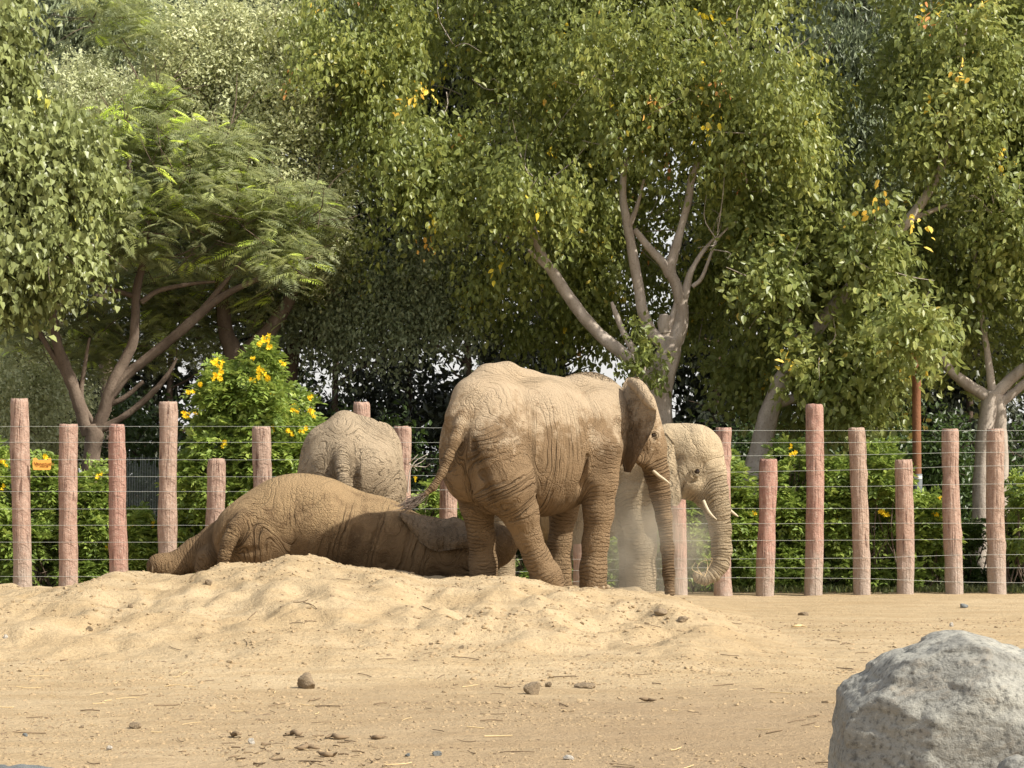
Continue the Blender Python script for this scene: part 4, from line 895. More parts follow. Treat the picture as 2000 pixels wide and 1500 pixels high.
# --- tall dark gums -------------------------------------------------------------------
gums = [('tall dark gum tree at the top left, left of the sunlit pale tree', 200, 47, [(180, 60, 47, 160, 120, 2), (60, 150, 47, 110, 110, 1.6), (250, 170, 47.4, 110, 90, 1.6), (330, 60, 48, 90, 150, 1.6), (150, -120, 48, 200, 140, 2)]),
        ('tall dark gum tree rising behind the pale tree and the central crown', 520, 49, [(420, -30, 49, 150, 110, 2), (600, 20, 49, 150, 110, 2), (520, 140, 50, 150, 110, 2), (700, 200, 50, 140, 140, 2), (420, 300, 50, 150, 150, 2), (560, -160, 50, 220, 130, 2)]),
        ('tall dark gum tree between the central crown and the right edge tree', 1690, 45, [(1680, 60, 45, 120, 120, 1.8), (1760, 160, 45.5, 100, 120, 1.6), (1650, 240, 45, 110, 110, 1.6), (1720, 350, 45.5, 110, 100, 1.6), (1620, 400, 46, 110, 90, 1.6), (1700, -120, 46, 180, 120, 2), (1780, 480, 46, 90, 90, 1.4)])]
for k, (lb, bx, Y, lobes) in enumerate(gums):
    tree('gum_tree', lb, (bx, gy), [[(bx, 1190, 30), (bx+10, 800, 26), (bx-8, 500, 22), (bx+12, 200, 16), (bx+20, -40, 9)], [(bx, 520, 14), (bx+40, 400, 11), (bx+60, 250, 7), (bx+70, 150, 4)]], Y, lobes, M['bark_tan'], M['lf_dark'], NARROW, 5000, 12, .20, 41+k,
         group='tall gum trees behind', ntw=120, droop=.8, L=.6, wid=.14, gap=.44, gsc=.7, hang=.9)
# --- shaded wood behind: each tree its own -------------------------------------------
where = ['left edge', 'feathery tree fork', 'feathery tree right limb', 'flowering bush', 'rear view elephant', 'gap left of the standing elephant', 'back of the standing elephant', 'far ear of the standing elephant', 'central trunk, right side', 'leaning trunk', 'tall log post right of the elephants', 'brown pole', 'right edge fork', 'right edge']
bx_ = [-60, 90, 320, 500, 650, 790, 930, 1090, 1390, 1510, 1640, 1780, 1890, 2040]
for k, bx in enumerate(bx_):
    Y = 50+[0, 4, 1, 5, 2, 6][k % 6]; g = np.random.default_rng(300+k)
    ln = g.uniform(-30, 40); lm = [[(bx, 1200, g.uniform(12, 22)), (bx+ln*.3, 900, 15), (bx+ln*.6, 700, 12), (bx+ln, 450, 9), (bx+ln*1.2, 200, 5)]]
    for q in range(7):
        y0 = g.uniform(520, 860); sx_ = g.choice([-1, 1]); l_ = g.uniform(40, 130)
        lm.append([(bx+ln*.5, y0, 5), (bx+ln*.5+sx_*l_*.5, y0-l_*.3, 3.2), (bx+ln*.5+sx_*l_, y0-l_*g.uniform(.4, 1.1), 1.6)])
    lobes = [(bx+g.uniform(-40, 40), 180, Y, 150, 150, 2.2), (bx+g.uniform(-60, 60), 400, Y, 140, 130, 2.2), (bx+g.uniform(-60, 60), 540, Y, 120, 90, 1.8), (bx+g.uniform(-70, 70), 680, Y+1, 100, 80, 1.4), (bx+g.uniform(-70, 70), 800, Y+1, 100, 90, 1.4), (bx, 950, Y, 130, 110, 1.6), (bx+60, 880, Y+1, 90, 80, 1.2), (bx, -60, Y, 170, 160, 2.4)]
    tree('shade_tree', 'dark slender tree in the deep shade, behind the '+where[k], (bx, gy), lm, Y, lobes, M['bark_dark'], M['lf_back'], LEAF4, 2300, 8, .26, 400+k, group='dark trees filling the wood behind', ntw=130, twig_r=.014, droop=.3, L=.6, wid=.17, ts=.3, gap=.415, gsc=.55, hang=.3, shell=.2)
# undergrowth in front of the wood, leaf tint kept dark to hold canopy shade
for k, (px, py, rx, ry, wh) in enumerate([(60, 960, 130, 120, 'the left edge posts'), (300, 900, 110, 130, 'the gap left of the flowering bush'), (640, 960, 130, 150, 'the rear view elephant, left side'), (800, 960, 110, 130, 'the dead twig'), (960, 980, 120, 130, 'the standing elephant'), (1180, 980, 130, 130, 'the two elephants\' heads'), (1400, 960, 110, 120, 'the curled trunk'), (1560, 940, 120, 110, 'the tall log post right of the elephants'), (1720, 930, 130, 130, 'the brown pole'), (1880, 930, 110, 130, 'the twin trunk'), (2040, 940, 110, 140, 'the right edge')]):
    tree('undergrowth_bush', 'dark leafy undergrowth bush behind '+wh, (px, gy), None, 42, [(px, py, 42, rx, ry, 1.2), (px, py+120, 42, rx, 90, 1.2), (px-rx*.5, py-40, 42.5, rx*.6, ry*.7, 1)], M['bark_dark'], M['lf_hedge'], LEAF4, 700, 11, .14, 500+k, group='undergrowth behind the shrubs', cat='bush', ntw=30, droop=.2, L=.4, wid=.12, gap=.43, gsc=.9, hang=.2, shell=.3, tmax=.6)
print('back trees', time.time()-T0_)

# ------------------------------------------------------------------ shrubs behind the fence
def flower_mesh(seed, tint):
    g = np.random.default_rng(seed); O = []; T = []; N = []
    for b in range(5):
        c = g.normal(size=3)*.035
        for q in range(5):
            a = q*2*math.pi/5+g.uniform(-.2, .2); d = nrm(np.array([math.cos(a), -.35, math.sin(a)])+g.normal(size=3)*.25)
            O.append(c); T.append(d); N.append(nrm(np.array([0, -1, .3])+g.normal(size=3)*.3))
    O, T, N = map(np.array, (O, T, N)); V, F, ti = leaf_arrays(O, T, N, np.full(len(O), .055), g.random(len(O)), BROAD)
    return mesh_np('flower', V, F, M['yellow'], False, {'tint': ti})
FM = [flower_mesh(900+i, 0) for i in range(4)]
def shrub(name, label, px, Y, lobes, nsp, seed, flowers=(), leaf=.115, mat='lf_shrub', group='shrubs along the far side of the fence', per=10, npart=60, gap=.445, dens=1.0, tmax=1):
    g = np.random.default_rng(seed); root = thing(name, label, 'bush', W(px, 1168, Y), group)
    LB = [lobe(*l) for l in lobes]
    sp = []
    base = W(px, 1168, Y)
    for q in range(16):
        c, rd_ = LB[g.integers(len(LB))]; e = c+nrm(g.normal(size=3))*rd_*.8; b0 = base+np.array([g.uniform(-.3, .3), g.uniform(-.15, .15), 0]); m = (b0+e)/2+g.normal(size=3)*.12
        sp.append(dict(pts=[b0, m, e], rad=[.014, .010, .004], n=8, sides=5, cap=False))
    part('stems', tubes_mesh('stems', sp, M['bark_tan']), root, kind='stuff')
    # compound leaves: pairs of lance leaflets along an arching rachis
    vol = np.array([l[1][0]*l[1][2] for l in LB]); vol /= vol.sum(); n = nsp
    li = g.choice(len(LB), n, p=vol); Cn = np.array([l[0] for l in LB])[li]; Rd = np.array([l[1] for l in LB])[li]
    u = nrm(g.normal(size=(n, 3))); u[:, 1] -= .35; u = nrm(u)
    Q = Cn+u*Rd*g.uniform(.5, 1, n)[:, None]*(.8+.4*fbm(u*2.5+li[:, None]*3.3, 2, 7)[:, None])
    kp = (fbm(Q*1.9, 2, seed) > gap) & (Q[:, 2] > .03); Q, u = Q[kp], u[kp]; n = len(Q)
    ax = nrm(u*.8+g.normal(size=(n, 3))*.45+np.array([0, 0, .35])); sd = nrm(np.cross(ax, np.array([0, 0, 1.])+g.normal(size=(n, 3))*.3)); up_ = np.cross(sd, ax)
    s = np.repeat((np.arange(per//2)+.6)/(per//2), 2); sg2 = np.tile([-1., 1.], per//2); Lr = leaf*2.0*g.uniform(.7, 1.3, n)
    O = Q[:, None]+ax[:, None]*(s*1.0)[None, :, None]*Lr[:, None, None]; O[..., 2] -= .5*(s[None]**2)*Lr[:, None]
    T = nrm(ax[:, None]*.7+sd[:, None]*sg2[None, :, None]*.8+np.array([0, 0, -.45])+g.normal(size=O.shape)*.18)
    N = nrm(up_[:, None]+g.normal(size=O.shape)*.25); S = leaf*g.uniform(.75, 1.2, (n, per))
    ti = np.clip(g.random(n)[:, None]*.6+g.random((n, per))*.4, 0, 1)*tmax
    arr = (O.reshape(-1, 3), T.reshape(-1, 3), N.reshape(-1, 3), S.ravel(), ti.ravel())
    if npart: arr = leaf_parts(root, arr, LEAF4, M[mat], npart)
    V, F, tt = leaf_arrays(*arr, LEAF4)
    part('foliage', mesh_np('foliage', V, F, M[mat], False, {'tint': tt}), root, kind='stuff')
    front = min(c[1]-r_[1] for c, r_ in LB)
    for q, (fx, fy_, fs) in enumerate(flowers):
        p = W(fx, fy_, front+.12+.2*(q % 3)*.5)
        o = part('flower', FM[q % 4], root); o.matrix_parent_inverse = Matrix.Identity(4)
        o.location = tuple(p-np.array(root.location)); o.scale = (fs*.75, fs*.75, fs*.75); o.rotation_euler = (random.uniform(-.3, .3), random.uniform(0, 6), random.uniform(-.3, .3))
    return root
big = [(424, 708, 1.3), (432, 722, 1.1), (430, 738, 1.0), (421, 735, 1.1), (518, 662, 1.2), (526, 672, 1.1), (506, 672, .9), (508, 722, 1.2), (514, 734, 1.3), (500, 740, 1.1), (524, 738, 1.1), (494, 700, .7), (552, 710, .8), (372, 766, .9), (392, 752, .9), (360, 808, .9), (366, 812, .8),
       (573, 796, .9), (580, 802, .8), (606, 776, .9), (610, 806, 1.1), (594, 840, 1.0), (562, 842, .8), (570, 848, .7), (438, 866, .9), (533, 836, .8), (532, 907, .7), (532, 768, .6), (382, 807, .5)]
shrub('flowering_shrub', 'tall flowering shrub with clusters of yellow blooms left of the rear view elephant', 490, 32.9,
      [(500, 760, 32.9, 62, 60, .8), (515, 700, 32.9, 32, 32, .45), (435, 770, 32.9, 45, 50, .6), (560, 800, 32.9, 55, 60, .8), (440, 870, 32.9, 70, 70, .8), (530, 880, 32.9, 85, 80, .9), (590, 880, 32.9, 45, 70, .8), (400, 940, 32.9, 60, 60, .8), (480, 980, 32.9, 100, 80, .9), (560, 1000, 32.9, 80, 90, .9), (428, 725, 32.9, 18, 22, .3)], 5200, 601, big, .105, npart=290, gap=.38)
hedge = [(-20, 990, 60, 140, [(8, 903, 1.0), (5, 952, .8)], 'yellow flowered shrub at the far left behind the first log post'),
         (90, 990, 55, 100, [(89, 895, 1.0)], 'shrub behind the orange sign plate'),
         (80, 1090, 70, 70, [], 'low dark shrub below the orange sign plate'),
         (185, 1000, 45, 95, [(192, 930, .8), (196, 924, .6)], 'shrub hiding the foot of the feathery tree'),
         (180, 1100, 60, 55, [(209, 1068, .7)], 'low shrub between the second and third log posts'),
         (280, 1060, 50, 65, [(258, 1027, .8), (298, 1024, .7)], 'shrub with orange yellow blooms between the third and fourth log posts'),
         (368, 1020, 28, 34, [], 'young bright green plant above the outstretched hind foot'),
         (380, 1100, 60, 50, [], 'low shrub behind the lying elephant\'s hind foot'),
         (830, 980, 42, 50, [(812, 935, .6)], 'bright shrub under the standing elephant\'s tail'),
         (900, 1060, 60, 90, [], 'shrub behind the neck of the lying elephant'),
         (1010, 1100, 60, 60, [], 'low shrub seen between the standing elephant\'s hind legs'),
         (1120, 1090, 60, 80, [], 'shrub seen between the standing elephant\'s forelegs'),
         (1215, 1080, 60, 80, [], 'shrub in the drifting dust behind the near foreleg'),
         (1330, 1040, 60, 110, [], 'shrub between the two hanging trunks'),
         (1450, 990, 45, 115, [(1471, 1003, .8), (1472, 1052, .7)], 'shrub right of the curled trunk'),
         (1460, 1120, 55, 45, [], 'low leafy plant at the foot of the first short post right of the elephants'),
         (1545, 960, 48, 100, [(1550, 886, .9), (1545, 872, .6)], 'shrub left of the tall right hand log post'),
         (1550, 1110, 60, 60, [], 'low leafy plant left of the tall right hand log post'),
         (1630, 980, 48, 105, [(1636, 1015, .9), (1657, 968, .6)], 'shrub right of the tall right hand log post'),
         (1640, 1110, 60, 60, [], 'low leafy plant right of the tall right hand log post'),
         (1725, 970, 45, 110, [(1724, 1001, 1.0), (1730, 1003, .8)], 'tall shrub left of the short post by the brown pole'),
         (1725, 1090, 50, 60, [], 'low shrub left of the short post by the brown pole'),
         (1812, 1040, 42, 75, [(1828, 1004, .8), (1837, 1012, 1.0), (1826, 1050, .8), (1835, 972, .5)], 'yellow flowered shrub right of the brown pole'),
         (1800, 1120, 50, 45, [], 'low shrub at the foot of the brown pole'),
         (1990, 1000, 40, 70, [], 'shrub behind the last log post at the right edge')]
for k, (px, py, rx, ry, fl, lb) in enumerate(hedge):
    g = np.random.default_rng(700+k); Y = 33.0+g.uniform(-.15, .4)
    lb_ = [(px, py, Y, rx, ry, .5), (px+rx*.3, py+ry*.35, Y, rx*.9, ry*.7, .5), (px-rx*.3, py+ry*.4, Y, rx*.8, ry*.6, .5), (px+g.uniform(-.4, .4)*rx, py-ry*.45, Y, rx*.6, ry*.5, .35)]
    shrub('shrub', lb, px, Y, lb_, int(280+rx*ry*.19), 800+k, fl, .10, npart=40, tmax=.95 if py < 1080 else .7)
for px, lb in ((1905, 'clipped dark hedge bush between the last two log posts'), (1990, 'clipped dark hedge bush at the right edge')):
    shrub('hedge_bush', lb, px, 33.6, [(px, 1085, 33.6, 48, 72, .5), (px-20, 1050, 33.6, 40, 36, .5), (px+20, 1110, 33.6, 40, 50, .5)], 1500, 860+px, (), .06, 'lf_hedge', per=8, npart=0)

# brown pole with grey sleeve and tag
Yp = 33.9; sx = Yp/F_PX
rp = thing('metal_pole', 'rusty brown pole with a grey lower sleeve standing among the right hand shrubs', 'pole', W(1791, 1168, Yp))
part('shaft', tubes_mesh('shaft', [dict(pts=[W(1791, 926, Yp), W(1790, 800, Yp), W(1790, 640, Yp)], rad=[8.6*sx, 8.6*sx, 8.4*sx], n=12, sides=18)], M['pole']), rp)
part('sleeve', tubes_mesh('sleeve', [dict(pts=[W(1792, 1172, Yp), W(1792, 1050, Yp), W(1792, 926, Yp)], rad=[9.4*sx]*3, n=8, sides=18)], M['polegrey']), rp)
a = np.linspace(-.9, .9, 8)-math.pi/2; rr = 9.9*sx; c = W(1792, 932, Yp)
Vt = np.array([[c[0]+rr*math.cos(q), c[1]+rr*math.sin(q), z] for z in (c[2]-.022, c[2]+.022) for q in a]); Ft = np.array([[i, i+1, i+9, i+8] for i in range(7)])
tg = part('tag', mesh_np('tag', Vt, Ft, M['white']), rp)
part('tag_print', tubes_mesh('tag_print', [dict(pts=[W(1789+q, 932, Yp-.081) for q in (0, 3, 6)], rad=[.004]*3, n=4, sides=4)], M['brownp']), rp)

# pale wire-mesh panel seen through the gap between the third and fourth posts
Ym = 38.0
rm = thing('mesh_panel', 'pale slatted screen panel in the shade between the third and fourth log posts', 'screen', W(282, gy, Ym))
for q in range(26):
    x = 246+q*3.2
    part('slat', tubes_mesh('slat', [dict(pts=[W(x, 1170, Ym), W(x+.4, 1000, Ym), W(x, 900+random.uniform(-14, 14), Ym)], rad=[.007]*3, n=4, sides=5)], M['panel']), rm)
for y in (895, 958, 1010): part('rail', tubes_mesh('rail', [dict(pts=[W(242, y, Ym+.03), W(330, y, Ym+.03)], rad=[.012]*2, n=4, sides=5)], M['polegrey']), rm)

# ------------------------------------------------------------------ boulder and stones
def rock_mesh(name, planes, rad, c, mat, h, seed, amp=.05, fs=3.0, strata=0.0, flat=None, hollow=None, kk=.12, ball_=1.12):
    """intersection of half-spaces with noise; c centre, rad (3,) half size"""
    lo = c-rad*1.15-.04; hi = c+rad*1.15+.04; n = np.ceil((hi-lo)/h).astype(int)
    X = np.stack(np.meshgrid(*[lo[i]+np.arange(n[i])*h for i in range(3)], indexing='ij'), -1)
    q = (X-c)/rad; d = np.full(n, -1e3)
    for (nv, o) in planes:
        nv = np.array(nv, float); nv /= np.linalg.norm(nv); dd = q@nv-o
        k = kk; t = np.maximum(k-np.abs(d-dd), 0)/k; d = np.maximum(d, dd)+t*t*k*.25
    d = np.maximum(d, np.linalg.norm(q, axis=-1)-ball_)*rad.min()
    nz = fbm(X*fs, 4, seed)-.5; rdg = np.abs(fbm(X*np.array([1, 1, 2.4])*fs*1.2, 3, seed+5)-.5)
    d = d+amp*2*nz+amp*.9*np.clip(.12-rdg, 0, 1)/.12*.5
    if strata: d = d+strata*np.round(fbm(X*np.array([1.3, 1.3, 3.2])*fs*.6, 2, seed+9)*6)/6
    if hollow is not None:
        for (hc_, hr_) in hollow:
            e = np.linalg.norm((X-hc_)/hr_, axis=-1)-1; e = -e*hr_.min(); k = .05; t = np.maximum(k-np.abs(d-e), 0)/k; d = np.maximum(d, e)+t*t*k*.25
    d[0] = d[-1] = .1; d[:, 0] = .1; d[:, -1] = .1; d[:, :, 0] = .1; d[:, :, -1] = .1
    V, F = surface_nets(d.astype(np.float32), lo, h)
    return mesh_np(name, V, F, mat, True)
Yr = 9.4; s_ = Yr/F_PX
def RW(px, py, dy=0): return W(px, py, Yr+dy)
cR = RW(1964, 1524, .25); radR = np.array([.78, .55, .74])
g = np.random.default_rng(4)
# planes found from the outline (screen x, depth, up)
pl = [((-.987, 0, .162), .95), ((-.713, -.06, .70), .925), ((-.376, -.05, .926), .885), ((.316, -.04, .949), .75), ((0, 0, 1), .87), ((1, 0, .1), 1.0), ((0, 1, .2), .9), ((0, 0, -1), 1.0),
      ((-.65, -.76, .1), .90), ((-.30, -.85, .48), .80), ((.28, -.86, .45), .86), ((.1, -1, -.1), .92), ((.62, -.7, .4), .92), ((-.45, -.7, .62), .84), ((-.05, -.8, .62), .86), ((-.75, -.55, .35), .88), ((-.5, -.85, -.05), .88), ((.35, -.6, .75), .88), ((0, -.95, .25), .86), ((-.2, -.6, .8), .87)]
for v, o_ in (((-.75, -.62, .22), .80), ((-.30, -.93, .20), .74), ((.30, -.93, -.05), .76), ((-.42, -.55, .72), .80), ((.25, -.62, .74), .74), ((.62, -.55, .55), .80), ((-.62, -.50, -.30), .90), ((-.05, -.80, .60), .78)):
    pl.append((v, o_))
hol = [(RW(1905, 1378, -.26), np.array([.20, .17, .085])), (RW(1965, 1402, -.30), np.array([.13, .16, .08])), (RW(1765, 1350, -.1), np.array([.09, .2, .022])), (RW(1900, 1430, -.42), np.array([.06, .1, .09]))]
o = link('boulder', rock_mesh('boulder', pl, radR, cR, M['rock'], .0105, 17, .020, 3.4, .022, None, hol, .010, 1.28))
o['label'] = 'big grey boulder filling the bottom right corner'; o['category'] = 'boulder'
cS = RW(1998, 1520, -.62); o = link('boulder', rock_mesh('small_boulder', pl, np.array([.10, .1, .105]), cS, M['rock'], .006, 27, .012, 8, .0))
o['label'] = 'small pale rock at the very corner in front of the big boulder'; o['category'] = 'rock'
cK = W(90, 1545, 10.6); o = link('boulder', rock_mesh('low_rock', pl, np.array([.42, .2, .155]), cK+np.array([-.1, 0, 0]), M['stone_grey'], .011, 37, .02, 5, .02))
o['label'] = 'dark grey rock edge just showing at the bottom left corner'; o['category'] = 'rock'
stones = [(599, 1345, 36, 34, 'stone', 'upright brown stone, largest on the open sand'), (1040, 1356, 40, 26, 'stone', 'tan stone right of the upright brown stone'), (1143, 1344, 38, 12, 'stone', 'long flat brown stone right of the tan stone'),
          (262, 1423, 26, 13, 'stone', 'flat topped dark brown stone at the lower left'), (161, 1422, 12, 8, 'stone', 'small brown stone left of the flat topped one'), (213, 1465, 13, 10, 'stone_white', 'small white stone at the lower left'),
          (49, 1439, 11, 7, 'stone_grey', 'small blue grey stone near the left edge'), (492, 1453, 15, 13, 'stone_white', 'small cream stone beside the bark litter'), (852, 1476, 20, 11, 'stone_grey', 'dark grey stone at the bottom centre'),
          (797, 1478, 12, 8, 'stone_grey', 'small dark stone left of the bottom centre one'), (1112, 1484, 22, 10, 'stone_white', 'thin pale flat stone at the bottom, right of centre'), (1858, 1224, 8, 9, 'stone_white', 'tiny white stone above the boulder'),
          (1881, 1187, 20, 9, 'stone_grey', 'dark stone lying before the right hand posts'), (902, 1267, 11, 8, 'stone', 'round brown stone at the foot of the mound'), (1290, 1203, 24, 16, 'stone', 'dark clod below the hanging trunk'), (1335, 1214, 20, 14, 'stone', 'dark clod right of the one below the trunk'),
          (255, 1187, 11, 9, 'stone', 'pale clod on the mound below the third log post'), (175, 1232, 13, 10, 'stone', 'small clod on the left flank of the mound'), (406, 1142, 18, 14, 'stone', 'clod below the lying elephant\'s tail'), (1072, 1342, 14, 12, 'stone', 'small stone just right of the tan stone'), (1570, 1202, 22, 8, 'stone', 'dark crumbly clod before the tall right hand post'), (11, 1248, 9, 8, 'stone_white', 'pale pebble at the left edge')]
for k, (px, py, wd, ht, mt, lb) in enumerate(stones):
    p = hit(px, py); s2 = p[1]/F_PX; g = np.random.default_rng(40+k)
    rad = np.array([wd*.5*s2, wd*.38*s2, ht*.62*s2]); pl2 = [((g.normal(), g.normal(), g.normal()), g.uniform(.62, .95)) for _ in range(11)]+[((0, 0, 1), .92), ((0, -1, .3), .75)]
    o = link('stone', rock_mesh('stone', pl2, rad, p+np.array([0, 0, rad[2]*.55]), M[mt], float(rad.min()/8), 50+k, float(rad.min()*.12), float(.6/rad.min())))
    o['label'] = lb; o['category'] = 'stone'; o['group'] = 'loose stones on the sand'

# ------------------------------------------------------------------ loose clods, straw, bark litter, grass
ico = nrm(np.array([(0, 1, 1.6), (0, -1, 1.6), (0, 1, -1.6), (0, -1, -1.6), (1, 1.6, 0), (-1, 1.6, 0), (1, -1.6, 0), (-1, -1.6, 0), (1.6, 0, 1), (-1.6, 0, 1), (1.6, 0, -1), (-1.6, 0, -1)]))
icf = np.array([(0, 1, 8), (0, 9, 1), (0, 8, 4), (0, 4, 5), (0, 5, 9), (1, 6, 8), (1, 7, 6), (1, 9, 7), (8, 6, 10), (8, 10, 4), (4, 10, 2), (4, 2, 5), (5, 2, 11), (5, 11, 9), (9, 11, 7), (7, 11, 3), (7, 3, 6), (6, 3, 10), (10, 3, 2), (2, 3, 11)])
def scatter(name, n, mat, smin, smax, seed, yr, wfun, flatz=.7):
    g = np.random.default_rng(seed); Y = g.uniform(yr[0], yr[1], n*3); px = g.uniform(-60, 2060, n*3); X = (px-1000)/F_PX*Y
    kp = g.random(n*3) < wfun(X, Y, px); X, Y = X[kp][:n], Y[kp][:n]; n = len(X)
    S = smin*(smax/smin)**(g.random(n)**2.2); Z = terrain(X, Y)+S*.25
    J = ico[None]*(1+g.normal(size=(n, 12, 1))*.22); J = J*np.array([1, 1, flatz]); a = g.uniform(0, 6.28, n)
    c_, s2 = np.cos(a)[:, None], np.sin(a)[:, None]; el_ = g.uniform(.7, 1.6, n)[:, None]
    x = J[..., 0]*el_; y = J[..., 1]; J = np.stack([x*c_-y*s2, x*s2+y*c_, J[..., 2]], -1)
    V = np.stack([X, Y, Z-S*.35], -1)[:, None]+J*S[:, None, None]
    F = (np.arange(n)[:, None, None]*12+icf[None]).reshape(-1, 3)
    link(name, mesh_np(name, V.reshape(-1, 3), F, mat, False), kind='stuff')
mw = lambda X, Y, px: np.clip(np.interp(px, [0, 300, 1250, 1450], [.6, 1, 1, .25])*np.clip((Y-17)/3, .25, 1)*(fbm(np.stack([X, Y, 0*X], -1)*.9, 2, 77) > .47)*1.0+.08, 0, 1)
scatter('sand_clods', 5200, M['clod'], .008, .032, 61, (16, 26.5), mw)
fw = lambda X, Y, px: np.clip((fbm(np.stack([X*.5, Y, 0*X], -1)*1.1, 2, 78) > .48)*.9+.1, 0, 1)
scatter('fine_clods', 8000, M['clod'], .005, .018, 62, (12.3, 20), fw)
scatter('dry_debris', 3200, M['clodd'], .006, .022, 63, (12.3, 27), fw, .5)
def sticks(name, n, mat, Lr, r, seed, yr, pxr, zup=.004):
    g = np.random.default_rng(seed); sp = []
    for i in range(n):
        Y = g.uniform(*yr); X = (g.uniform(*pxr)-1000)/F_PX*Y; L = g.uniform(*Lr); a = g.uniform(0, 6.28)
        p = np.array([X, Y, 0]); d = np.array([math.cos(a), math.sin(a)*1.0, 0])*L*.5; P = np.array([p-d, p+g.normal(size=3)*L*.06, p+d])
        P[:, 2] = terrain(P[:, 0], P[:, 1])+zup+g.uniform(0, .012, 3); sp.append(dict(pts=P, rad=[r*g.uniform(.6, 1.4)]*3, n=4, sides=4, cap=False))
    link(name, tubes_mesh(name, sp, mat), kind='stuff')
sticks('straw_bits', 60, M['straw'], (.04, .22), .0028, 64, (12.3, 19), (0, 1900))
sticks('dark_twigs', 110, M['clodd'], (.04, .25), .0035, 65, (12.3, 24), (0, 1700))
sticks('twig_litter', 70, M['clodd'], (.02, .09), .004, 66, (13.0, 14.6), (430, 760), .006)
for k, (px, py, L, lb) in enumerate([(575, 1437, 34, 'curled dark bark strip, upper left of the litter patch'), (660, 1444, 46, 'long dark bark strip in the middle of the litter patch'), (735, 1445, 26, 'forked bark strip at the right end of the litter patch'), (640, 1478, 40, 'thick bark strip at the bottom of the litter patch'), (600, 1466, 50, 'ragged bark strip in the lower left of the litter patch'), (460, 1441, 22, 'bark flake left of the cream stone'), (1265, 1372, 34, 'thin dry stick on the churned sand right of the flat stone'), (1560, 1228, 30, 'pale stick before the tall right hand post')]):
    p = hit(px, py); s2 = p[1]/F_PX; g = np.random.default_rng(k+2); pts = []
    for t_ in np.linspace(-.5, .5, 5): pts.append(np.array([p[0]+t_*L*s2, p[1]+g.uniform(-.04, .04), p[2]+.012+g.uniform(0, .03)]))
    V, F, c_ = tube(pts, [.006, .018, .02, .014, .004], 16, 7, .6, k); V[:, 2] = p[2]+(V[:, 2]-p[2])*.8
    o = link('bark_piece', mesh_np('bark_piece', V, [F, c_], M['clodd'] if k < 7 else M['straw'])); o['label'] = lb; o['category'] = 'bark'; o['group'] = 'scraps of bark on the sand'
# grass along the soil behind the posts
g = np.random.default_rng(88); n = 9000; Y = g.uniform(31.9, 34.2, n); px = np.where(g.random(n) < .6, g.uniform(1400, 2060, n), g.uniform(-60, 2060, n)); X = (px-1000)/F_PX*Y
O = np.stack([X, Y, terrain(X, Y)], -1); T = nrm(g.normal(size=(n, 3))*.35+np.array([0, 0, 1.])); N = nrm(g.normal(size=(n, 3))); S = g.uniform(.04, .13, n)
V, F, ti = leaf_arrays(O, T, N, S, g.random(n), NARROW); link('grass', mesh_np('grass', V, F, M['grass'], False, {'tint': ti}), kind='stuff')

# dead twigs: one beside the tenth post, one at the curled trunk tip
def twig_thing(label, Y, lines, mat, r):
    root = thing('dead_twig', label, 'twig', W(lines[0][0][0], lines[0][0][1], Y))
    for l in lines: part('stem', tubes_mesh('stem', [dict(pts=[W(p[0], p[1], Y+random.uniform(-.03, .03)) for p in l], rad=list(np.linspace(r, r*.35, len(l))), n=10, sides=6)], mat), root)
twig_thing('bare white forked twig sticking out right of the log post beside the rear view elephant', 29.6,
           [[(796, 962, 0), (798, 935, 0), (802, 915, 0), (812, 900, 0), (826, 892, 0), (836, 886, 0)], [(803, 912, 0), (812, 908, 0), (824, 902, 0), (833, 893, 0)], [(800, 904, 0), (806, 898, 0), (812, 892, 0), (816, 888, 0)], [(799, 906, 0), (808, 912, 0), (815, 920, 0)], [(804, 910, 0), (818, 911, 0), (832, 912, 0), (840, 906, 0)]], M['deadwood'], .009)
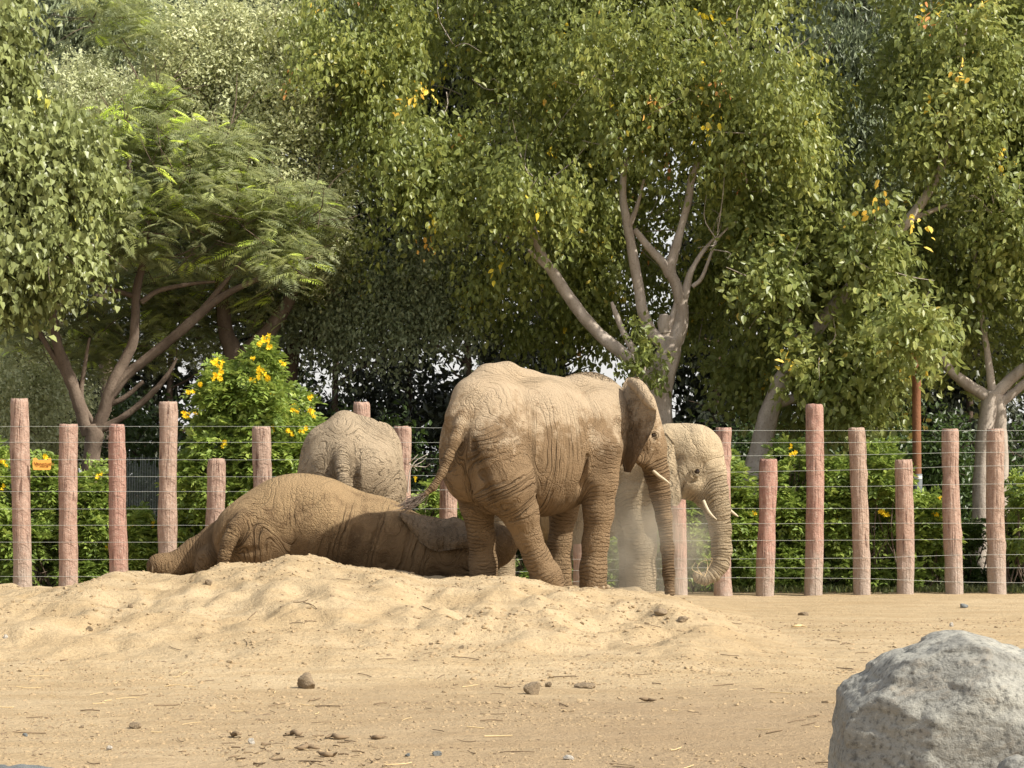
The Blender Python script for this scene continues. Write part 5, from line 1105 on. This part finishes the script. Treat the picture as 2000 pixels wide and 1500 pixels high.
twig_thing('thin dry twigs gripped beside the curled trunk tip', 27.35,
           [[(1376, 1126, 0), (1384, 1108, 0), (1392, 1092, 0), (1386, 1090, 0)], [(1372, 1124, 0), (1362, 1108, 0), (1372, 1096, 0), (1390, 1094, 0)], [(1370, 1122, 0), (1352, 1112, 0), (1358, 1098, 0)], [(1380, 1120, 0), (1382, 1100, 0), (1376, 1088, 0)]], M['straw'], .004)

# ------------------------------------------------------------------ kicked-up dust: a closed volume between and behind the legs
c = W(1258, 1072, 26.5); V_, F_ = ball(np.zeros(3), 1.0, (1, 1, 1), 24, 14)
dme = mesh_np('dust_cloud', V_*np.array([1.05, .85, 1.05]), F_, None)
dm = bpy.data.materials.new('dust'); dm.use_nodes = True; nt = dm.node_tree; nt.nodes.remove(nt.nodes['Principled BSDF'])
pv = nt.nodes.new('ShaderNodeVolumePrincipled'); pv.inputs['Color'].default_value = (1.0, .86, .64, 1); pv.inputs['Anisotropy'].default_value = 0
tc = nt.nodes.new('ShaderNodeTexCoord'); ns = nt.nodes.new('ShaderNodeTexNoise'); ns.inputs['Scale'].default_value = 2.3; ns.inputs['Detail'].default_value = 5
ln = nt.nodes.new('ShaderNodeVectorMath'); ln.operation = 'LENGTH'; sm = nt.nodes.new('ShaderNodeVectorMath'); sm.operation = 'MULTIPLY'; sm.inputs[1].default_value = (1/1.05, 1/.85, 1/1.05)
nt.links.new(tc.outputs['Object'], sm.inputs[0]); nt.links.new(sm.outputs[0], ln.inputs[0]); nt.links.new(tc.outputs['Object'], ns.inputs['Vector'])
def mth(op, a, b, cl=False):
    m = nt.nodes.new('ShaderNodeMath'); m.operation = op; m.use_clamp = cl
    for i_, v in ((0, a), (1, b)):
        if isinstance(v, bpy.types.NodeSocket): nt.links.new(v, m.inputs[i_])
        else: m.inputs[i_].default_value = v
    return m.outputs[0]
fall = mth('SUBTRACT', 1.0, ln.outputs['Value'], True); nz = mth('MULTIPLY', mth('SUBTRACT', ns.outputs['Fac'], .38), 4.0, True)
nt.links.new(mth('MULTIPLY', mth('MULTIPLY', fall, nz), 1.9), pv.inputs['Density']); nt.links.new(pv.outputs[0], nt.nodes['Material Output'].inputs['Volume'])
dme.materials.append(dm)
o = link('dust_cloud', dme, kind='stuff'); o.location = tuple(c)
print('done', time.time()-T0_)
print('tris', sum(len(m.loops)-2*len(m.polygons) for m in bpy.data.meshes))
